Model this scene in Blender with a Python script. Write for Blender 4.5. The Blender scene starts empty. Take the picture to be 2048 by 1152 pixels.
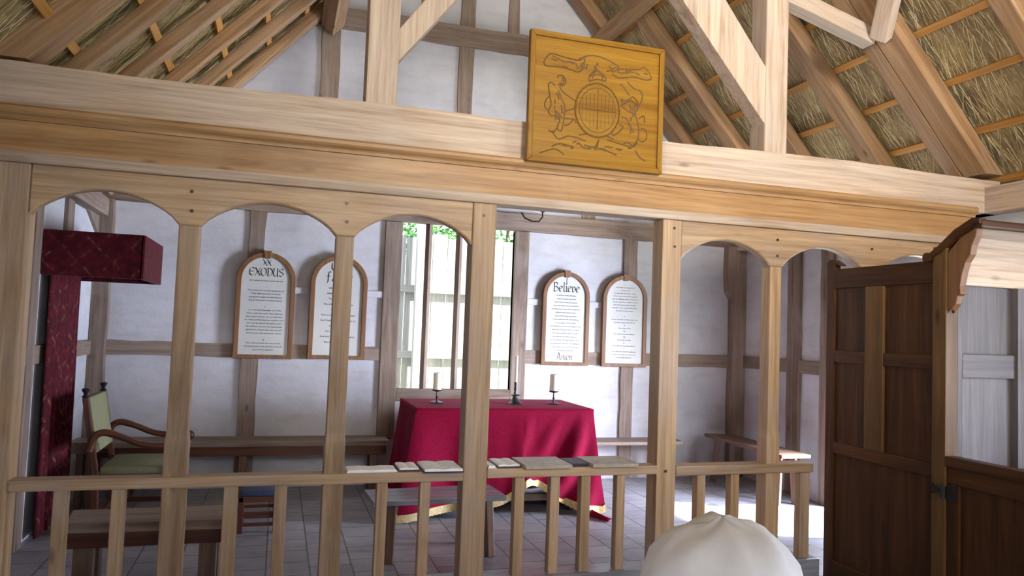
import bpy, bmesh, math, random
from mathutils import Vector, Matrix, noise as mnoise
random.seed(7)
SC = bpy.context.scene
COL = SC.collection

# ------------------------------------------------------------------ camera
cam_d = bpy.data.cameras.new('camera'); cam = bpy.data.objects.new('camera', cam_d); COL.objects.link(cam)
cam_d.sensor_width = 36.0; cam_d.lens = 1500.0 / 2048 * 36.0; cam_d.clip_start = 0.05
rt = Vector((0.9543349, -0.2964246, 0.0371126)); dn = Vector((0.0514427, 0.0406880, -0.9978468)); fw = Vector((0.2942763, 0.9541892, 0.0540788))
cam.matrix_world = Matrix(((rt.x, -dn.x, -fw.x, 0.0), (rt.y, -dn.y, -fw.y, -4.3234), (rt.z, -dn.z, -fw.z, 1.6), (0, 0, 0, 1)))
SC.camera = cam

# ------------------------------------------------------------------ light and exposure
SC.view_settings.view_transform = 'Standard'; SC.view_settings.look = 'None'
SC.view_settings.gamma = 1.0; SC.view_settings.use_curve_mapping = False
SC.view_settings.exposure = 0.25
w = bpy.data.worlds.new('sky'); SC.world = w; w.use_nodes = True
nt = w.node_tree; bg = nt.nodes['Background']
bg.inputs['Color'].default_value = (0.72, 0.80, 1.0, 1); bg.inputs['Strength'].default_value = 3.4
sun_d = bpy.data.lights.new('sun', 'SUN'); sun = bpy.data.objects.new('sun', sun_d); COL.objects.link(sun)
sun_d.energy = 22.0; sun_d.angle = math.radians(1.5); sun_d.color = (1.0, 0.97, 0.93)
sun.rotation_euler = Vector((-0.80, 0.24, -0.62)).to_track_quat('-Z', 'Y').to_euler()
def opening_light(name, loc, direction, sx, sy, power, color):
    d = bpy.data.lights.new(name, 'AREA'); d.shape = 'RECTANGLE'; d.size = sx; d.size_y = sy
    d.energy = power; d.color = color
    o = bpy.data.objects.new(name, d); COL.objects.link(o); o.location = loc
    o.rotation_euler = Vector(direction).to_track_quat('-Z', 'Z').to_euler()
    return o
# daylight entering through the openings of the building, then two added fills
opening_light('daylight_chancel_door', (7.9, -0.60, 1.55), (-1, 0.38, -0.03), 4.2, 2.2, 3000, (0.71, 0.785, 1.0))
opening_light('daylight_chancel_doorway_sky', (5.30, 1.15, 1.15), (-1, 0.05, 0), 1.2, 1.8, 60, (0.70, 0.78, 1.0))
opening_light('daylight_nave_window', (5.30, -3.4, 1.60), (-1, 0.20, 0.25), 2.4, 1.4, 135, (0.72, 0.80, 1.0))
opening_light('daylight_west_door', (1.6, -8.15, 1.3), (0.05, 1, 0.05), 2.0, 2.4, 12, (1.0, 0.90, 0.78))
gfill = opening_light('fill_gable', (1.85, -8.2, 3.85), (1.25, 8.2, 0.25), 1.2, 1.5, 80, (1.0, 0.92, 0.83)); gfill.data.spread = math.radians(64)  # added fill for tie beam and upper screen, no known window here
lfill = opening_light('fill_left', (-1.72, -5.4, 1.75), (1, 0.85, 0.70), 1.2, 1.0, 50, (1.0, 0.93, 0.87)); lfill.data.spread = math.radians(70)  # added fill aimed up at the right thatch, no known window here
def portal(name, loc, direction, sx, sy):
    o = opening_light(name, loc, direction, sx, sy, 1, (1, 1, 1)); o.data.cycles.is_portal = True
portal('portal_east_window', (1.76, 3.40, 1.80), (0, -1, 0), 1.25, 1.75)

# ------------------------------------------------------------------ materials
def ramp(nt, cols, pos=None):
    r = nt.nodes.new('ShaderNodeValToRGB'); cr = r.color_ramp
    n = len(cols)
    while len(cr.elements) < n: cr.elements.new(0.5)
    for i, c in enumerate(cols):
        cr.elements[i].position = pos[i] if pos else i / (n - 1)
        cr.elements[i].color = (c[0], c[1], c[2], 1)
    return r
def new_mat(name, rough=0.6):
    m = bpy.data.materials.new(name); m.use_nodes = True
    b = m.node_tree.nodes['Principled BSDF']; b.inputs['Roughness'].default_value = rough
    return m, m.node_tree, b
def bump(nt, b, src, strength, dist=0.01):
    bu = nt.nodes.new('ShaderNodeBump'); bu.inputs['Strength'].default_value = strength; bu.inputs['Distance'].default_value = dist
    nt.links.new(src, bu.inputs['Height']); nt.links.new(bu.outputs['Normal'], b.inputs['Normal'])
def noise(nt, vec, scale, detail=4, rough=0.55, dist=0.0):
    n = nt.nodes.new('ShaderNodeTexNoise'); n.inputs['Scale'].default_value = scale
    n.inputs['Detail'].default_value = detail; n.inputs['Roughness'].default_value = rough; n.inputs['Distortion'].default_value = dist
    if vec is not None: nt.links.new(vec, n.inputs['Vector'])
    return n
def mix(nt, a, b, fac, mode='MIX'):
    m = nt.nodes.new('ShaderNodeMix'); m.data_type = 'RGBA'; m.blend_type = mode
    for sock, v in ((m.inputs[6], a), (m.inputs[7], b)):
        if hasattr(v, 'links'): nt.links.new(v, sock)
        else: sock.default_value = (v[0], v[1], v[2], 1)
    if hasattr(fac, 'links'): nt.links.new(fac, m.inputs[0])
    else: m.inputs[0].default_value = fac
    return m.outputs[2]
_wood = {}
def wood(kind, axis):
    key = (kind, axis)
    if key in _wood: return _wood[key]
    dark, mid, light, weather, wamt, rough = {
        'oak':    ((0.27, 0.17, 0.09), (0.45, 0.30, 0.17), (0.56, 0.395, 0.235), (0.43, 0.345, 0.285), 0.50, 0.50),
        'honey':  ((0.30, 0.155, 0.055), (0.44, 0.245, 0.10), (0.54, 0.33, 0.15), (0.48, 0.33, 0.19), 0.35, 0.42),
        'pale':   ((0.36, 0.24, 0.155), (0.55, 0.42, 0.31), (0.66, 0.54, 0.42), (0.53, 0.45, 0.39), 0.55, 0.65),
        'rafter': ((0.20, 0.10, 0.045), (0.36, 0.21, 0.10), (0.48, 0.30, 0.16), (0.36, 0.26, 0.18), 0.40, 0.65),
        'lath':   ((0.40, 0.17, 0.035), (0.60, 0.29, 0.07), (0.70, 0.37, 0.11), (0.60, 0.36, 0.14), 0.20, 0.60),
        'stud':   ((0.12, 0.078, 0.055), (0.23, 0.165, 0.125), (0.33, 0.25, 0.195), (0.30, 0.25, 0.215), 0.55, 0.75),
        'pew':    ((0.022, 0.008, 0.002), (0.055, 0.020, 0.005), (0.11, 0.044, 0.012), (0.075, 0.034, 0.011), 0.40, 0.45),
        'pewlight': ((0.065, 0.033, 0.010), (0.115, 0.060, 0.020), (0.165, 0.092, 0.032), (0.13, 0.075, 0.028), 0.35, 0.40),
        'skyglare': ((0.16, 0.165, 0.19), (0.27, 0.285, 0.335), (0.37, 0.39, 0.45), (0.36, 0.38, 0.45), 0.5, 0.22),  # bluish sky reflection put into the wood colour: altar bench top, screen sill
        'plaque': ((0.19, 0.08, 0.004), (0.275, 0.135, 0.010), (0.335, 0.175, 0.018), (0.29, 0.147, 0.014), 0.30, 0.42),
        'frame':  ((0.13, 0.057, 0.022), (0.205, 0.098, 0.042), (0.27, 0.137, 0.06), (0.215, 0.11, 0.05), 0.25, 0.5),
        'bench':  ((0.085, 0.04, 0.022), (0.16, 0.085, 0.05), (0.25, 0.15, 0.10), (0.22, 0.17, 0.14), 0.40, 0.45),
        'walnut': ((0.05, 0.014, 0.008), (0.10, 0.03, 0.015), (0.16, 0.055, 0.025), (0.10, 0.04, 0.02), 0.2, 0.35),
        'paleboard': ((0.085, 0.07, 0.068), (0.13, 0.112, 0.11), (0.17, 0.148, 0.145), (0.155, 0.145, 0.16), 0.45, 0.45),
        'fence':  ((0.38, 0.37, 0.34), (0.52, 0.51, 0.48), (0.66, 0.65, 0.62), (0.58, 0.58, 0.57), 0.5, 0.9),
    }[kind]
    m, nt, b = new_mat('wood_' + kind + '_' + axis, rough)
    tc = nt.nodes.new('ShaderNodeTexCoord'); oi = nt.nodes.new('ShaderNodeObjectInfo')
    ad = nt.nodes.new('ShaderNodeVectorMath'); ad.operation = 'ADD'
    sc = nt.nodes.new('ShaderNodeVectorMath'); sc.operation = 'SCALE'; sc.inputs['Scale'].default_value = 17.0
    cmb = nt.nodes.new('ShaderNodeCombineXYZ')
    for i in range(3): nt.links.new(oi.outputs['Random'], cmb.inputs[i])
    nt.links.new(cmb.outputs[0], sc.inputs[0]); nt.links.new(tc.outputs['Object'], ad.inputs[0]); nt.links.new(sc.outputs[0], ad.inputs[1])
    mp = nt.nodes.new('ShaderNodeMapping'); s = [9.0, 9.0, 9.0]; s['xyz'.index(axis)] = 0.55
    mp.inputs['Scale'].default_value = s; nt.links.new(ad.outputs[0], mp.inputs['Vector'])
    g1 = noise(nt, mp.outputs[0], 1.0, 6, 0.6, 1.6)
    mp2 = nt.nodes.new('ShaderNodeMapping'); s2 = [70.0, 70.0, 70.0]; s2['xyz'.index(axis)] = 2.2
    mp2.inputs['Scale'].default_value = s2; nt.links.new(ad.outputs[0], mp2.inputs['Vector'])
    g2 = noise(nt, mp2.outputs[0], 1.0, 3, 0.6, 0.3)
    r = ramp(nt, (dark, mid, light), (0.28, 0.5, 0.72)); nt.links.new(g1.outputs['Fac'], r.inputs['Fac'])
    big = noise(nt, ad.outputs[0], 2.3, 4, 0.6, 0.5)
    rb = ramp(nt, ((0, 0, 0), (wamt, wamt, wamt)), (0.42, 0.66)); nt.links.new(big.outputs['Fac'], rb.inputs['Fac'])
    c = mix(nt, r.outputs['Color'], weather, rb.outputs['Color'])
    r2 = ramp(nt, ((0.72, 0.70, 0.68), (1.06, 1.05, 1.04)), (0.32, 0.62)); nt.links.new(g2.outputs['Fac'], r2.inputs['Fac'])
    c = mix(nt, c, r2.outputs['Color'], 0.75, 'MULTIPLY')
    # knots
    mp3 = nt.nodes.new('ShaderNodeMapping'); s3 = [4.2, 4.2, 4.2]; s3['xyz'.index(axis)] = 1.7
    mp3.inputs['Scale'].default_value = s3; nt.links.new(ad.outputs[0], mp3.inputs['Vector'])
    vo = nt.nodes.new('ShaderNodeTexVoronoi'); vo.inputs['Scale'].default_value = 1.0; nt.links.new(mp3.outputs[0], vo.inputs['Vector'])
    rk = ramp(nt, ((0.75, 0.75, 0.75), (0, 0, 0)), (0.03, 0.10)); nt.links.new(vo.outputs['Distance'], rk.inputs['Fac'])
    c = mix(nt, c, [x * 0.45 for x in dark], rk.outputs['Color'])
    hv = nt.nodes.new('ShaderNodeHueSaturation'); nt.links.new(c, hv.inputs['Color'])
    mr = nt.nodes.new('ShaderNodeMapRange'); mr.inputs['To Min'].default_value = 0.88; mr.inputs['To Max'].default_value = 1.12
    nt.links.new(oi.outputs['Random'], mr.inputs['Value']); nt.links.new(mr.outputs[0], hv.inputs['Value'])
    nt.links.new(hv.outputs[0], b.inputs['Base Color'])
    bump(nt, b, g2.outputs['Fac'], 0.25, 0.004)
    b.inputs['Specular IOR Level'].default_value = 0.25 if kind in ('pew', 'pewlight', 'plaque') else 0.4
    _wood[key] = m
    return m
def simple(name, col, rough=0.6, metal=0.0, var=0.12, scale=14.0, bmp=0.1):
    m, nt, b = new_mat(name, rough); tc = nt.nodes.new('ShaderNodeTexCoord')
    n = noise(nt, tc.outputs['Object'], scale, 5)
    r = ramp(nt, ([x * (1 - var) for x in col], [min(1, x * (1 + var)) for x in col]), (0.3, 0.7))
    nt.links.new(n.outputs['Fac'], r.inputs['Fac']); nt.links.new(r.outputs['Color'], b.inputs['Base Color'])
    b.inputs['Metallic'].default_value = metal
    if bmp: bump(nt, b, n.outputs['Fac'], bmp, 0.01)
    return m
def plaster_mat():
    m, nt, b = new_mat('limewashed_plaster', 0.92); g = nt.nodes.new('ShaderNodeNewGeometry')
    n1 = noise(nt, g.outputs['Position'], 1.6, 6, 0.62); n2 = noise(nt, g.outputs['Position'], 9.0, 6, 0.65)
    mp = nt.nodes.new('ShaderNodeMapping'); mp.inputs['Scale'].default_value = (3.0, 3.0, 11.0); nt.links.new(g.outputs['Position'], mp.inputs['Vector'])
    n3 = noise(nt, mp.outputs[0], 1.0, 4, 0.6)
    r = ramp(nt, ((0.47, 0.465, 0.495), (0.58, 0.575, 0.61)), (0.32, 0.62)); nt.links.new(n1.outputs['Fac'], r.inputs['Fac'])
    r3 = ramp(nt, ((0.88, 0.86, 0.82), (1, 1, 1)), (0.30, 0.52)); nt.links.new(n3.outputs['Fac'], r3.inputs['Fac'])
    c = mix(nt, r.outputs['Color'], r3.outputs['Color'], 0.8, 'MULTIPLY')
    nt.links.new(c, b.inputs['Base Color']); bump(nt, b, n2.outputs['Fac'], 0.35, 0.02)
    return m
def floor_mat():
    m, nt, b = new_mat('brick_paving', 0.42); g = nt.nodes.new('ShaderNodeNewGeometry')
    br = nt.nodes.new('ShaderNodeTexBrick'); br.inputs['Scale'].default_value = 1.0
    br.inputs['Brick Width'].default_value = 0.27; br.inputs['Row Height'].default_value = 0.27; br.inputs['Mortar Size'].default_value = 0.006
    br.inputs['Mortar Smooth'].default_value = 0.3; br.inputs['Bias'].default_value = 0.0; br.offset = 0.42
    br.inputs['Color1'].default_value = (0.39, 0.38, 0.40, 1); br.inputs['Color2'].default_value = (0.30, 0.31, 0.355, 1); br.inputs['Mortar'].default_value = (0.15, 0.13, 0.115, 1)
    mp = nt.nodes.new('ShaderNodeMapping'); mp.inputs['Rotation'].default_value = (0, 0, math.pi / 2); nt.links.new(g.outputs['Position'], mp.inputs['Vector'])
    nt.links.new(mp.outputs[0], br.inputs['Vector'])
    n = noise(nt, g.outputs['Position'], 5.0, 6, 0.6)
    r = ramp(nt, ((0.65, 0.63, 0.62), (1.1, 1.1, 1.1)), (0.3, 0.7)); nt.links.new(n.outputs['Fac'], r.inputs['Fac'])
    c = mix(nt, br.outputs['Color'], r.outputs['Color'], 0.8, 'MULTIPLY'); nt.links.new(c, b.inputs['Base Color'])
    inv = nt.nodes.new('ShaderNodeMath'); inv.operation = 'SUBTRACT'; inv.inputs[0].default_value = 1.0; nt.links.new(br.outputs['Fac'], inv.inputs[1])
    bump(nt, b, inv.outputs[0], 0.6, 0.008)
    return m
def thatch_mat():
    m, nt, b = new_mat('reed_thatch', 0.85); tc = nt.nodes.new('ShaderNodeTexCoord')
    mp = nt.nodes.new('ShaderNodeMapping'); mp.inputs['Scale'].default_value = (90, 5.0, 5.0); nt.links.new(tc.outputs['Object'], mp.inputs['Vector'])
    n1 = noise(nt, mp.outputs[0], 1.0, 5, 0.7, 1.2); n2 = noise(nt, tc.outputs['Object'], 3.0, 4, 0.6)
    r = ramp(nt, ((0.16, 0.11, 0.055), (0.46, 0.34, 0.17), (0.70, 0.56, 0.30), (0.78, 0.66, 0.42)), (0.25, 0.45, 0.6, 0.75)); nt.links.new(n1.outputs['Fac'], r.inputs['Fac'])
    r2 = ramp(nt, ((0.62, 0.6, 0.62), (1.1, 1.08, 1.0)), (0.35, 0.62)); nt.links.new(n2.outputs['Fac'], r2.inputs['Fac'])
    c = mix(nt, r.outputs['Color'], r2.outputs['Color'], 1.0, 'MULTIPLY'); nt.links.new(c, b.inputs['Base Color'])
    bump(nt, b, n1.outputs['Fac'], 0.8, 0.03)
    return m
def straw_mat():
    m, nt, b = new_mat('loose_straw', 0.6); g = nt.nodes.new('ShaderNodeNewGeometry')
    r = ramp(nt, ((0.32, 0.23, 0.11), (0.60, 0.46, 0.22), (0.76, 0.62, 0.31), (0.68, 0.60, 0.48)))
    nt.links.new(g.outputs['Random Per Island'], r.inputs['Fac']); nt.links.new(r.outputs['Color'], b.inputs['Base Color'])
    return m
def damask_mat():
    m, nt, b = new_mat('red_damask', 0.75); tc = nt.nodes.new('ShaderNodeTexCoord')
    sep = nt.nodes.new('ShaderNodeSeparateXYZ'); nt.links.new(tc.outputs['Object'], sep.inputs[0])
    u = nt.nodes.new('ShaderNodeMath'); u.operation = 'ADD'; nt.links.new(sep.outputs[0], u.inputs[0]); nt.links.new(sep.outputs[1], u.inputs[1])
    cmb = nt.nodes.new('ShaderNodeCombineXYZ'); nt.links.new(u.outputs[0], cmb.inputs[0]); nt.links.new(sep.outputs[2], cmb.inputs[1])
    mp = nt.nodes.new('ShaderNodeMapping'); mp.inputs['Rotation'].default_value = (0, 0, math.radians(45)); mp.inputs['Scale'].default_value = (6.3, 6.3, 6.3)
    nt.links.new(cmb.outputs[0], mp.inputs['Vector'])
    ns = noise(nt, cmb.outputs[0], 14, 3); 
    ck = nt.nodes.new('ShaderNodeTexBrick'); ck.offset = 0.0; ck.inputs['Scale'].default_value = 1.0; ck.inputs['Brick Width'].default_value = 1.0; ck.inputs['Row Height'].default_value = 1.0
    ck.inputs['Mortar Size'].default_value = 0.10; ck.inputs['Mortar Smooth'].default_value = 1.0
    ck.inputs['Color1'].default_value = (0, 0, 0, 1); ck.inputs['Color2'].default_value = (0, 0, 0, 1); ck.inputs['Mortar'].default_value = (1, 1, 1, 1)
    nt.links.new(mp.outputs[0], ck.inputs['Vector'])
    r0 = ramp(nt, ((0, 0, 0), (1, 1, 1)), (0.48, 0.66)); nt.links.new(ns.outputs['Fac'], r0.inputs['Fac'])
    mk = mix(nt, ck.outputs['Color'], r0.outputs['Color'], 1.0, 'MULTIPLY')
    n2 = noise(nt, tc.outputs['Object'], 22, 4)
    r = ramp(nt, ((0.045, 0.002, 0.007), (0.10, 0.005, 0.014)), (0.35, 0.65)); nt.links.new(n2.outputs['Fac'], r.inputs['Fac'])
    c = mix(nt, r.outputs['Color'], (0.20, 0.085, 0.04), mk); nt.links.new(c, b.inputs['Base Color'])
    b.inputs['Sheen Weight'].default_value = 0.05; b.inputs['Specular IOR Level'].default_value = 0.15
    return m
def cloth_mat():
    m, nt, b = new_mat('crimson_cloth', 0.85); tc = nt.nodes.new('ShaderNodeTexCoord')
    n = noise(nt, tc.outputs['Object'], 60, 3); r = ramp(nt, ((0.17, 0.0015, 0.022), (0.23, 0.002, 0.030)), (0.35, 0.65))
    nt.links.new(n.outputs['Fac'], r.inputs['Fac']); nt.links.new(r.outputs['Color'], b.inputs['Base Color'])
    b.inputs['Specular IOR Level'].default_value = 0.10; b.inputs['Sheen Weight'].default_value = 0.04; b.inputs['Sheen Roughness'].default_value = 0.4; b.inputs['Sheen Tint'].default_value = (1.0, 0.35, 0.45, 1)
    return m
PLASTER = plaster_mat(); FLOOR = floor_mat(); THATCH = thatch_mat(); STRAW = straw_mat(); DAMASK = damask_mat(); CLOTH = cloth_mat()
GOLD = simple('gold_fringe', (0.58, 0.44, 0.20), 0.7, 0.0, 0.25, 70, 0.4)
WHITEPAINT = simple('tablet_white', (0.57, 0.565, 0.535), 0.6, 0, 0.03, 5, 0.02)
INK = simple('black_ink', (0.035, 0.032, 0.03), 0.7, 0, 0.05, 10, 0)
IRON = simple('black_iron', (0.018, 0.018, 0.022), 0.5, 0.4, 0.3, 30, 0.2)
PEWTER = simple('dull_pewter', (0.085, 0.085, 0.095), 0.40, 0.85, 0.2, 20, 0.1)
WAX = simple('ivory_wax', (0.86, 0.81, 0.70), 0.45, 0, 0.04, 10, 0.03)
PAGE = simple('paper_pages', (0.90, 0.90, 0.90), 0.8, 0, 0.05, 40, 0.05)
TAN = simple('tan_leather', (0.40, 0.345, 0.26), 0.45, 0, 0.25, 14, 0.15)
DARKLEATHER = simple('black_leather', (0.02, 0.016, 0.03), 0.5, 0, 0.3, 20, 0.15)
OLIVE = simple('olive_upholstery', (0.20, 0.195, 0.10), 0.85, 0, 0.16, 60, 0.2)
BLUE = simple('blue_cloth', (0.035, 0.045, 0.10), 0.8, 0, 0.25, 50, 0.2)
CARVE = simple('carved_groove', (0.13, 0.062, 0.010), 0.6, 0, 0.15, 40, 0.1)
LINEN = simple('cream_linen', (0.80, 0.785, 0.80), 0.85, 0, 0.09, 9, 0.15)
SKIN = simple('skin', (0.55, 0.33, 0.24), 0.5, 0, 0.05, 20, 0.05)
HAIR = simple('brown_hair', (0.07, 0.04, 0.025), 0.5, 0, 0.3, 60, 0.3)
SHIRT = simple('grey_shirt', (0.33, 0.34, 0.38), 0.85, 0, 0.06, 40, 0.1)
TROUSER = simple('dark_trousers', (0.06, 0.06, 0.08), 0.85, 0, 0.1, 40, 0.1)
LEAF = simple('green_leaves', (0.10, 0.30, 0.06), 0.6, 0, 0.5, 6, 0.1)
GRASS = simple('grass_ground', (0.22, 0.26, 0.10), 0.9, 0, 0.3, 8, 0.2)

# ------------------------------------------------------------------ mesh helpers (all coordinates are metres in the room)
class MB:
    def __init__(s): s.v = []; s.f = []
    def add(s, vs, fs):
        k = len(s.v); s.v += [tuple(p) for p in vs]; s.f += [tuple(i + k for i in f) for f in fs]; return s
    def box(s, x0, x1, y0, y1, z0, z1):
        return s.add([(x0, y0, z0), (x1, y0, z0), (x1, y1, z0), (x0, y1, z0), (x0, y0, z1), (x1, y0, z1), (x1, y1, z1), (x0, y1, z1)],
                     [(0, 3, 2, 1), (4, 5, 6, 7), (0, 1, 5, 4), (1, 2, 6, 5), (2, 3, 7, 6), (3, 0, 4, 7)])
    def hexa(s, b, t):      # four bottom points, four top points, both counter-clockwise from above
        return s.add(list(b) + list(t), [(0, 3, 2, 1), (4, 5, 6, 7), (0, 1, 5, 4), (1, 2, 6, 5), (2, 3, 7, 6), (3, 0, 4, 7)])
    def prism(s, pts, axis, a, b):   # outline extruded along an axis; 'y': pts are (x,z), 'x': (y,z), 'z': (x,y)
        def P(p, t): return (p[0], t, p[1]) if axis == 'y' else (t, p[0], p[1]) if axis == 'x' else (p[0], p[1], t)
        n = len(pts); vs = [P(p, a) for p in pts] + [P(p, b) for p in pts]
        fs = [tuple(range(n)), tuple(range(2 * n - 1, n - 1, -1))] + [(i, i + n, (i + 1) % n + n, (i + 1) % n) for i in range(n)]
        return s.add(vs, fs)
    def lathe(s, prof, c, n=20):    # prof: (r, z) from bottom to top about a vertical axis
        vs = []; fs = []; m = len(prof)
        for r, z in prof:
            for k in range(n):
                a = 2 * math.pi * k / n; vs.append((c[0] + r * math.cos(a), c[1] + r * math.sin(a), c[2] + z))
        for i in range(m - 1):
            for k in range(n): fs.append((i * n + k, i * n + (k + 1) % n, (i + 1) * n + (k + 1) % n, (i + 1) * n + k))
        fs.append(tuple(range(n - 1, -1, -1))); fs.append(tuple((m - 1) * n + k for k in range(n)))
        return s.add(vs, fs)
    def tube(s, path, r, n=10):
        path = [Vector(p) for p in path]; rs = r if isinstance(r, (list, tuple)) else [r] * len(path)
        vs = []; fs = []; up = None
        for i, p in enumerate(path):
            t = (path[min(i + 1, len(path) - 1)] - path[max(i - 1, 0)]).normalized()
            if up is None: up = t.orthogonal().normalized()
            up = (up - t * up.dot(t)).normalized(); b = t.cross(up)
            for k in range(n):
                a = 2 * math.pi * k / n; vs.append(p + (up * math.cos(a) + b * math.sin(a)) * rs[i])
        for i in range(len(path) - 1):
            for k in range(n): fs.append((i * n + k, i * n + (k + 1) % n, (i + 1) * n + (k + 1) % n, (i + 1) * n + k))
        fs.append(tuple(range(n - 1, -1, -1))); fs.append(tuple((len(path) - 1) * n + k for k in range(n)))
        return s.add(vs, fs)
    def grid(s, rows, closed=False):    # list of rows of points
        n = len(rows[0]); vs = [p for r in rows for p in r]; fs = []
        for i in range(len(rows) - 1):
            for k in range(n if closed else n - 1):
                fs.append((i * n + k, i * n + (k + 1) % n, (i + 1) * n + (k + 1) % n, (i + 1) * n + k))
        return s.add(vs, fs)
    def build(s, name, mat, parent=None, bevel=0.0, smooth=False, origin=None, seg=2):
        if origin is None:
            xs, ys, zs = zip(*s.v); origin = ((min(xs) + max(xs)) / 2, (min(ys) + max(ys)) / 2, min(zs))
        o3 = Vector(origin); me = bpy.data.meshes.new(name)
        me.from_pydata([tuple(Vector(p) - o3) for p in s.v], [], s.f); me.update()
        bm = bmesh.new(); bm.from_mesh(me)
        bmesh.ops.recalc_face_normals(bm, faces=bm.faces)
        if bevel > 0:
            es = [e for e in bm.edges if len(e.link_faces) == 2 and e.calc_face_angle(0) > 0.6]
            bmesh.ops.bevel(bm, geom=es, offset=bevel, segments=seg, profile=0.6, affect='EDGES', clamp_overlap=True)
        if smooth:
            for f in bm.faces: f.smooth = True
        bm.to_mesh(me); bm.free()
        if smooth:
            try: me.set_sharp_from_angle(angle=math.radians(40))
            except Exception: pass
        me.materials.append(mat)
        o = bpy.data.objects.new(name, me); COL.objects.link(o)
        o.location = o3 - (Vector(parent['_abs']) if parent is not None else Vector((0, 0, 0)))
        if parent is not None: o.parent = parent
        o['_abs'] = tuple(o3)
        return o
def tag(o, label=None, cat=None, group=None, kind=None):
    if label: o['label'] = label
    if cat: o['category'] = cat
    if group: o['group'] = group
    if kind: o['kind'] = kind
    return o
def thing(name, loc, label, cat, group=None):
    o = bpy.data.objects.new(name, None); COL.objects.link(o); o.location = loc; o.empty_display_size = 0.1
    o['_abs'] = tuple(loc); return tag(o, label, cat, group)
def structure(o): o['kind'] = 'structure'; return o
def beam(name, p0, p1, wx, wy, mat, up=(0, 0, 1), parent=None, bevel=0.008, wob=0.0):
    """square timber from p0 to p1, local z along it; wx across, wy towards 'up'"""
    p0 = Vector(p0); p1 = Vector(p1); z = (p1 - p0); L = z.length; z.normalize()
    y = Vector(up); y = (y - z * y.dot(z)).normalized(); x = y.cross(z)
    b = MB(); n = max(2, int(L / 0.25)) if wob else 2
    rows = []
    for i in range(n):
        t = L * i / (n - 1); j = lambda: random.uniform(-wob, wob)
        rows.append([(-wx / 2 + j(), -wy / 2 + j(), t), (wx / 2 + j(), -wy / 2 + j(), t), (wx / 2 + j(), wy / 2 + j(), t), (-wx / 2 + j(), wy / 2 + j(), t)])
    b.grid(rows, closed=True); k = len(b.v); b.f += [(3, 2, 1, 0), (k - 4, k - 3, k - 2, k - 1)]
    o = b.build(name, mat, None, bevel, origin=(0, 0, 0))
    mw = Matrix(((x.x, y.x, z.x), (x.y, y.y, z.y), (x.z, y.z, z.z))).to_4x4()
    base = Vector(parent['_abs']) if parent is not None else Vector((0, 0, 0))
    mw.translation = p0 - base; o.matrix_basis = mw
    if parent is not None: o.parent = parent
    o['_abs'] = tuple(p0)
    return o
def wavy(axis, c0, c1, a, b, y0, y1, amp=0.008, step=0.18):
    """outline of a hand-hewn board in the wall plane: 'z' runs vertically from a to b between c0..c1, 'x' horizontally"""
    n = max(2, int(abs(b - a) / step)); A = []; B = []
    for i in range(n + 1):
        t = a + (b - a) * i / n
        A.append((c0 + random.uniform(-amp, amp), t)); B.append((c1 + random.uniform(-amp, amp), t))
    pts = A + B[::-1]
    return pts if axis == 'z' else [(t, c) for c, t in pts]

LX, RX, BY = -1.62, 5.18, 3.30          # inner faces of left, right and back wall
WY = -8.0                                # west wall
APX = 1.865
def zl(x): return 6.25 + 1.086 * (x - 1.8)      # underside of the rafters, left slope
def zr(x): return 6.393 - 1.106 * (x - 1.8)     # and right slope
AZ = zl(APX)
NL = Vector((-1.086, 0, 1)).normalized(); NR = Vector((1.106, 0, 1)).normalized()

# ------------------------------------------------------------------ setting: floor, walls, roof
structure(MB().box(LX - 0.2, RX + 0.2, WY - 0.2, BY + 0.2, -0.12, 0.0).build('floor', FLOOR))
g = MB().box(-25, 30, -30, 30, -0.30, -0.13).build('ground', GRASS); g['kind'] = 'structure'
# back wall with the east window hole
WX0, WX1, WZ0, WZ1 = 1.160, 2.362, 0.952, 2.648
b = MB()
b.box(LX, WX0, BY, BY + 0.06, 0, 2.8); b.box(WX1, RX, BY, BY + 0.06, 0, 2.8)
b.box(WX0, WX1, BY, BY + 0.06, 0, WZ0); b.box(WX0, WX1, BY, BY + 0.06, WZ1, 2.8)
b.prism([(LX, 2.8), (RX, 2.8), (4.95, 3.05), (APX, AZ + 0.12), (-1.3, 3.05)], 'y', BY, BY + 0.06)
wall_back = structure(b.build('wall_back', PLASTER))
b = MB().box(LX - 0.15, LX, -4.75, BY + 0.14, 0, 2.72); b.box(LX - 0.15, LX, WY, -6.05, 0, 2.72); b.box(LX - 0.15, LX, -6.05, -4.75, 0, 1.2); b.box(LX - 0.15, LX, -6.05, -4.75, 2.3, 2.72); wall_left = structure(b.build('wall_left', PLASTER))  # nave opening invented to hold the added left fill lamp
# right wall: chancel doorway (Y 0.45..1.8) and a nave window (Y -4.6..-2.2)
b = MB()
b.box(RX, RX + 0.15, 1.80, BY + 0.14, 0, 2.72); b.box(RX, RX + 0.15, 0.50, 1.80, 2.10, 2.72); b.box(RX, RX + 0.15, -2.2, 0.50, 0, 2.72)
b.box(RX, RX + 0.15, -4.6, -2.2, 0, 0.9); b.box(RX, RX + 0.15, -4.6, -2.2, 2.3, 2.72); b.box(RX, RX + 0.15, WY, -4.6, 0, 2.72)
wall_right = structure(b.build('wall_right', PLASTER))
b = MB(); b.box(LX, 0.6, WY - 0.15, WY, 0, 2.8); b.box(2.6, RX, WY - 0.15, WY, 0, 2.8); b.box(0.6, 2.6, WY - 0.15, WY, 2.5, 2.8)
b.prism([(LX, 2.8), (1.2, 2.8), (1.2, AZ - 0.6)], 'y', WY - 0.15, WY); b.prism([(2.5, 2.8), (RX, 2.8), (2.5, AZ - 0.6)], 'y', WY - 0.15, WY)
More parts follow.
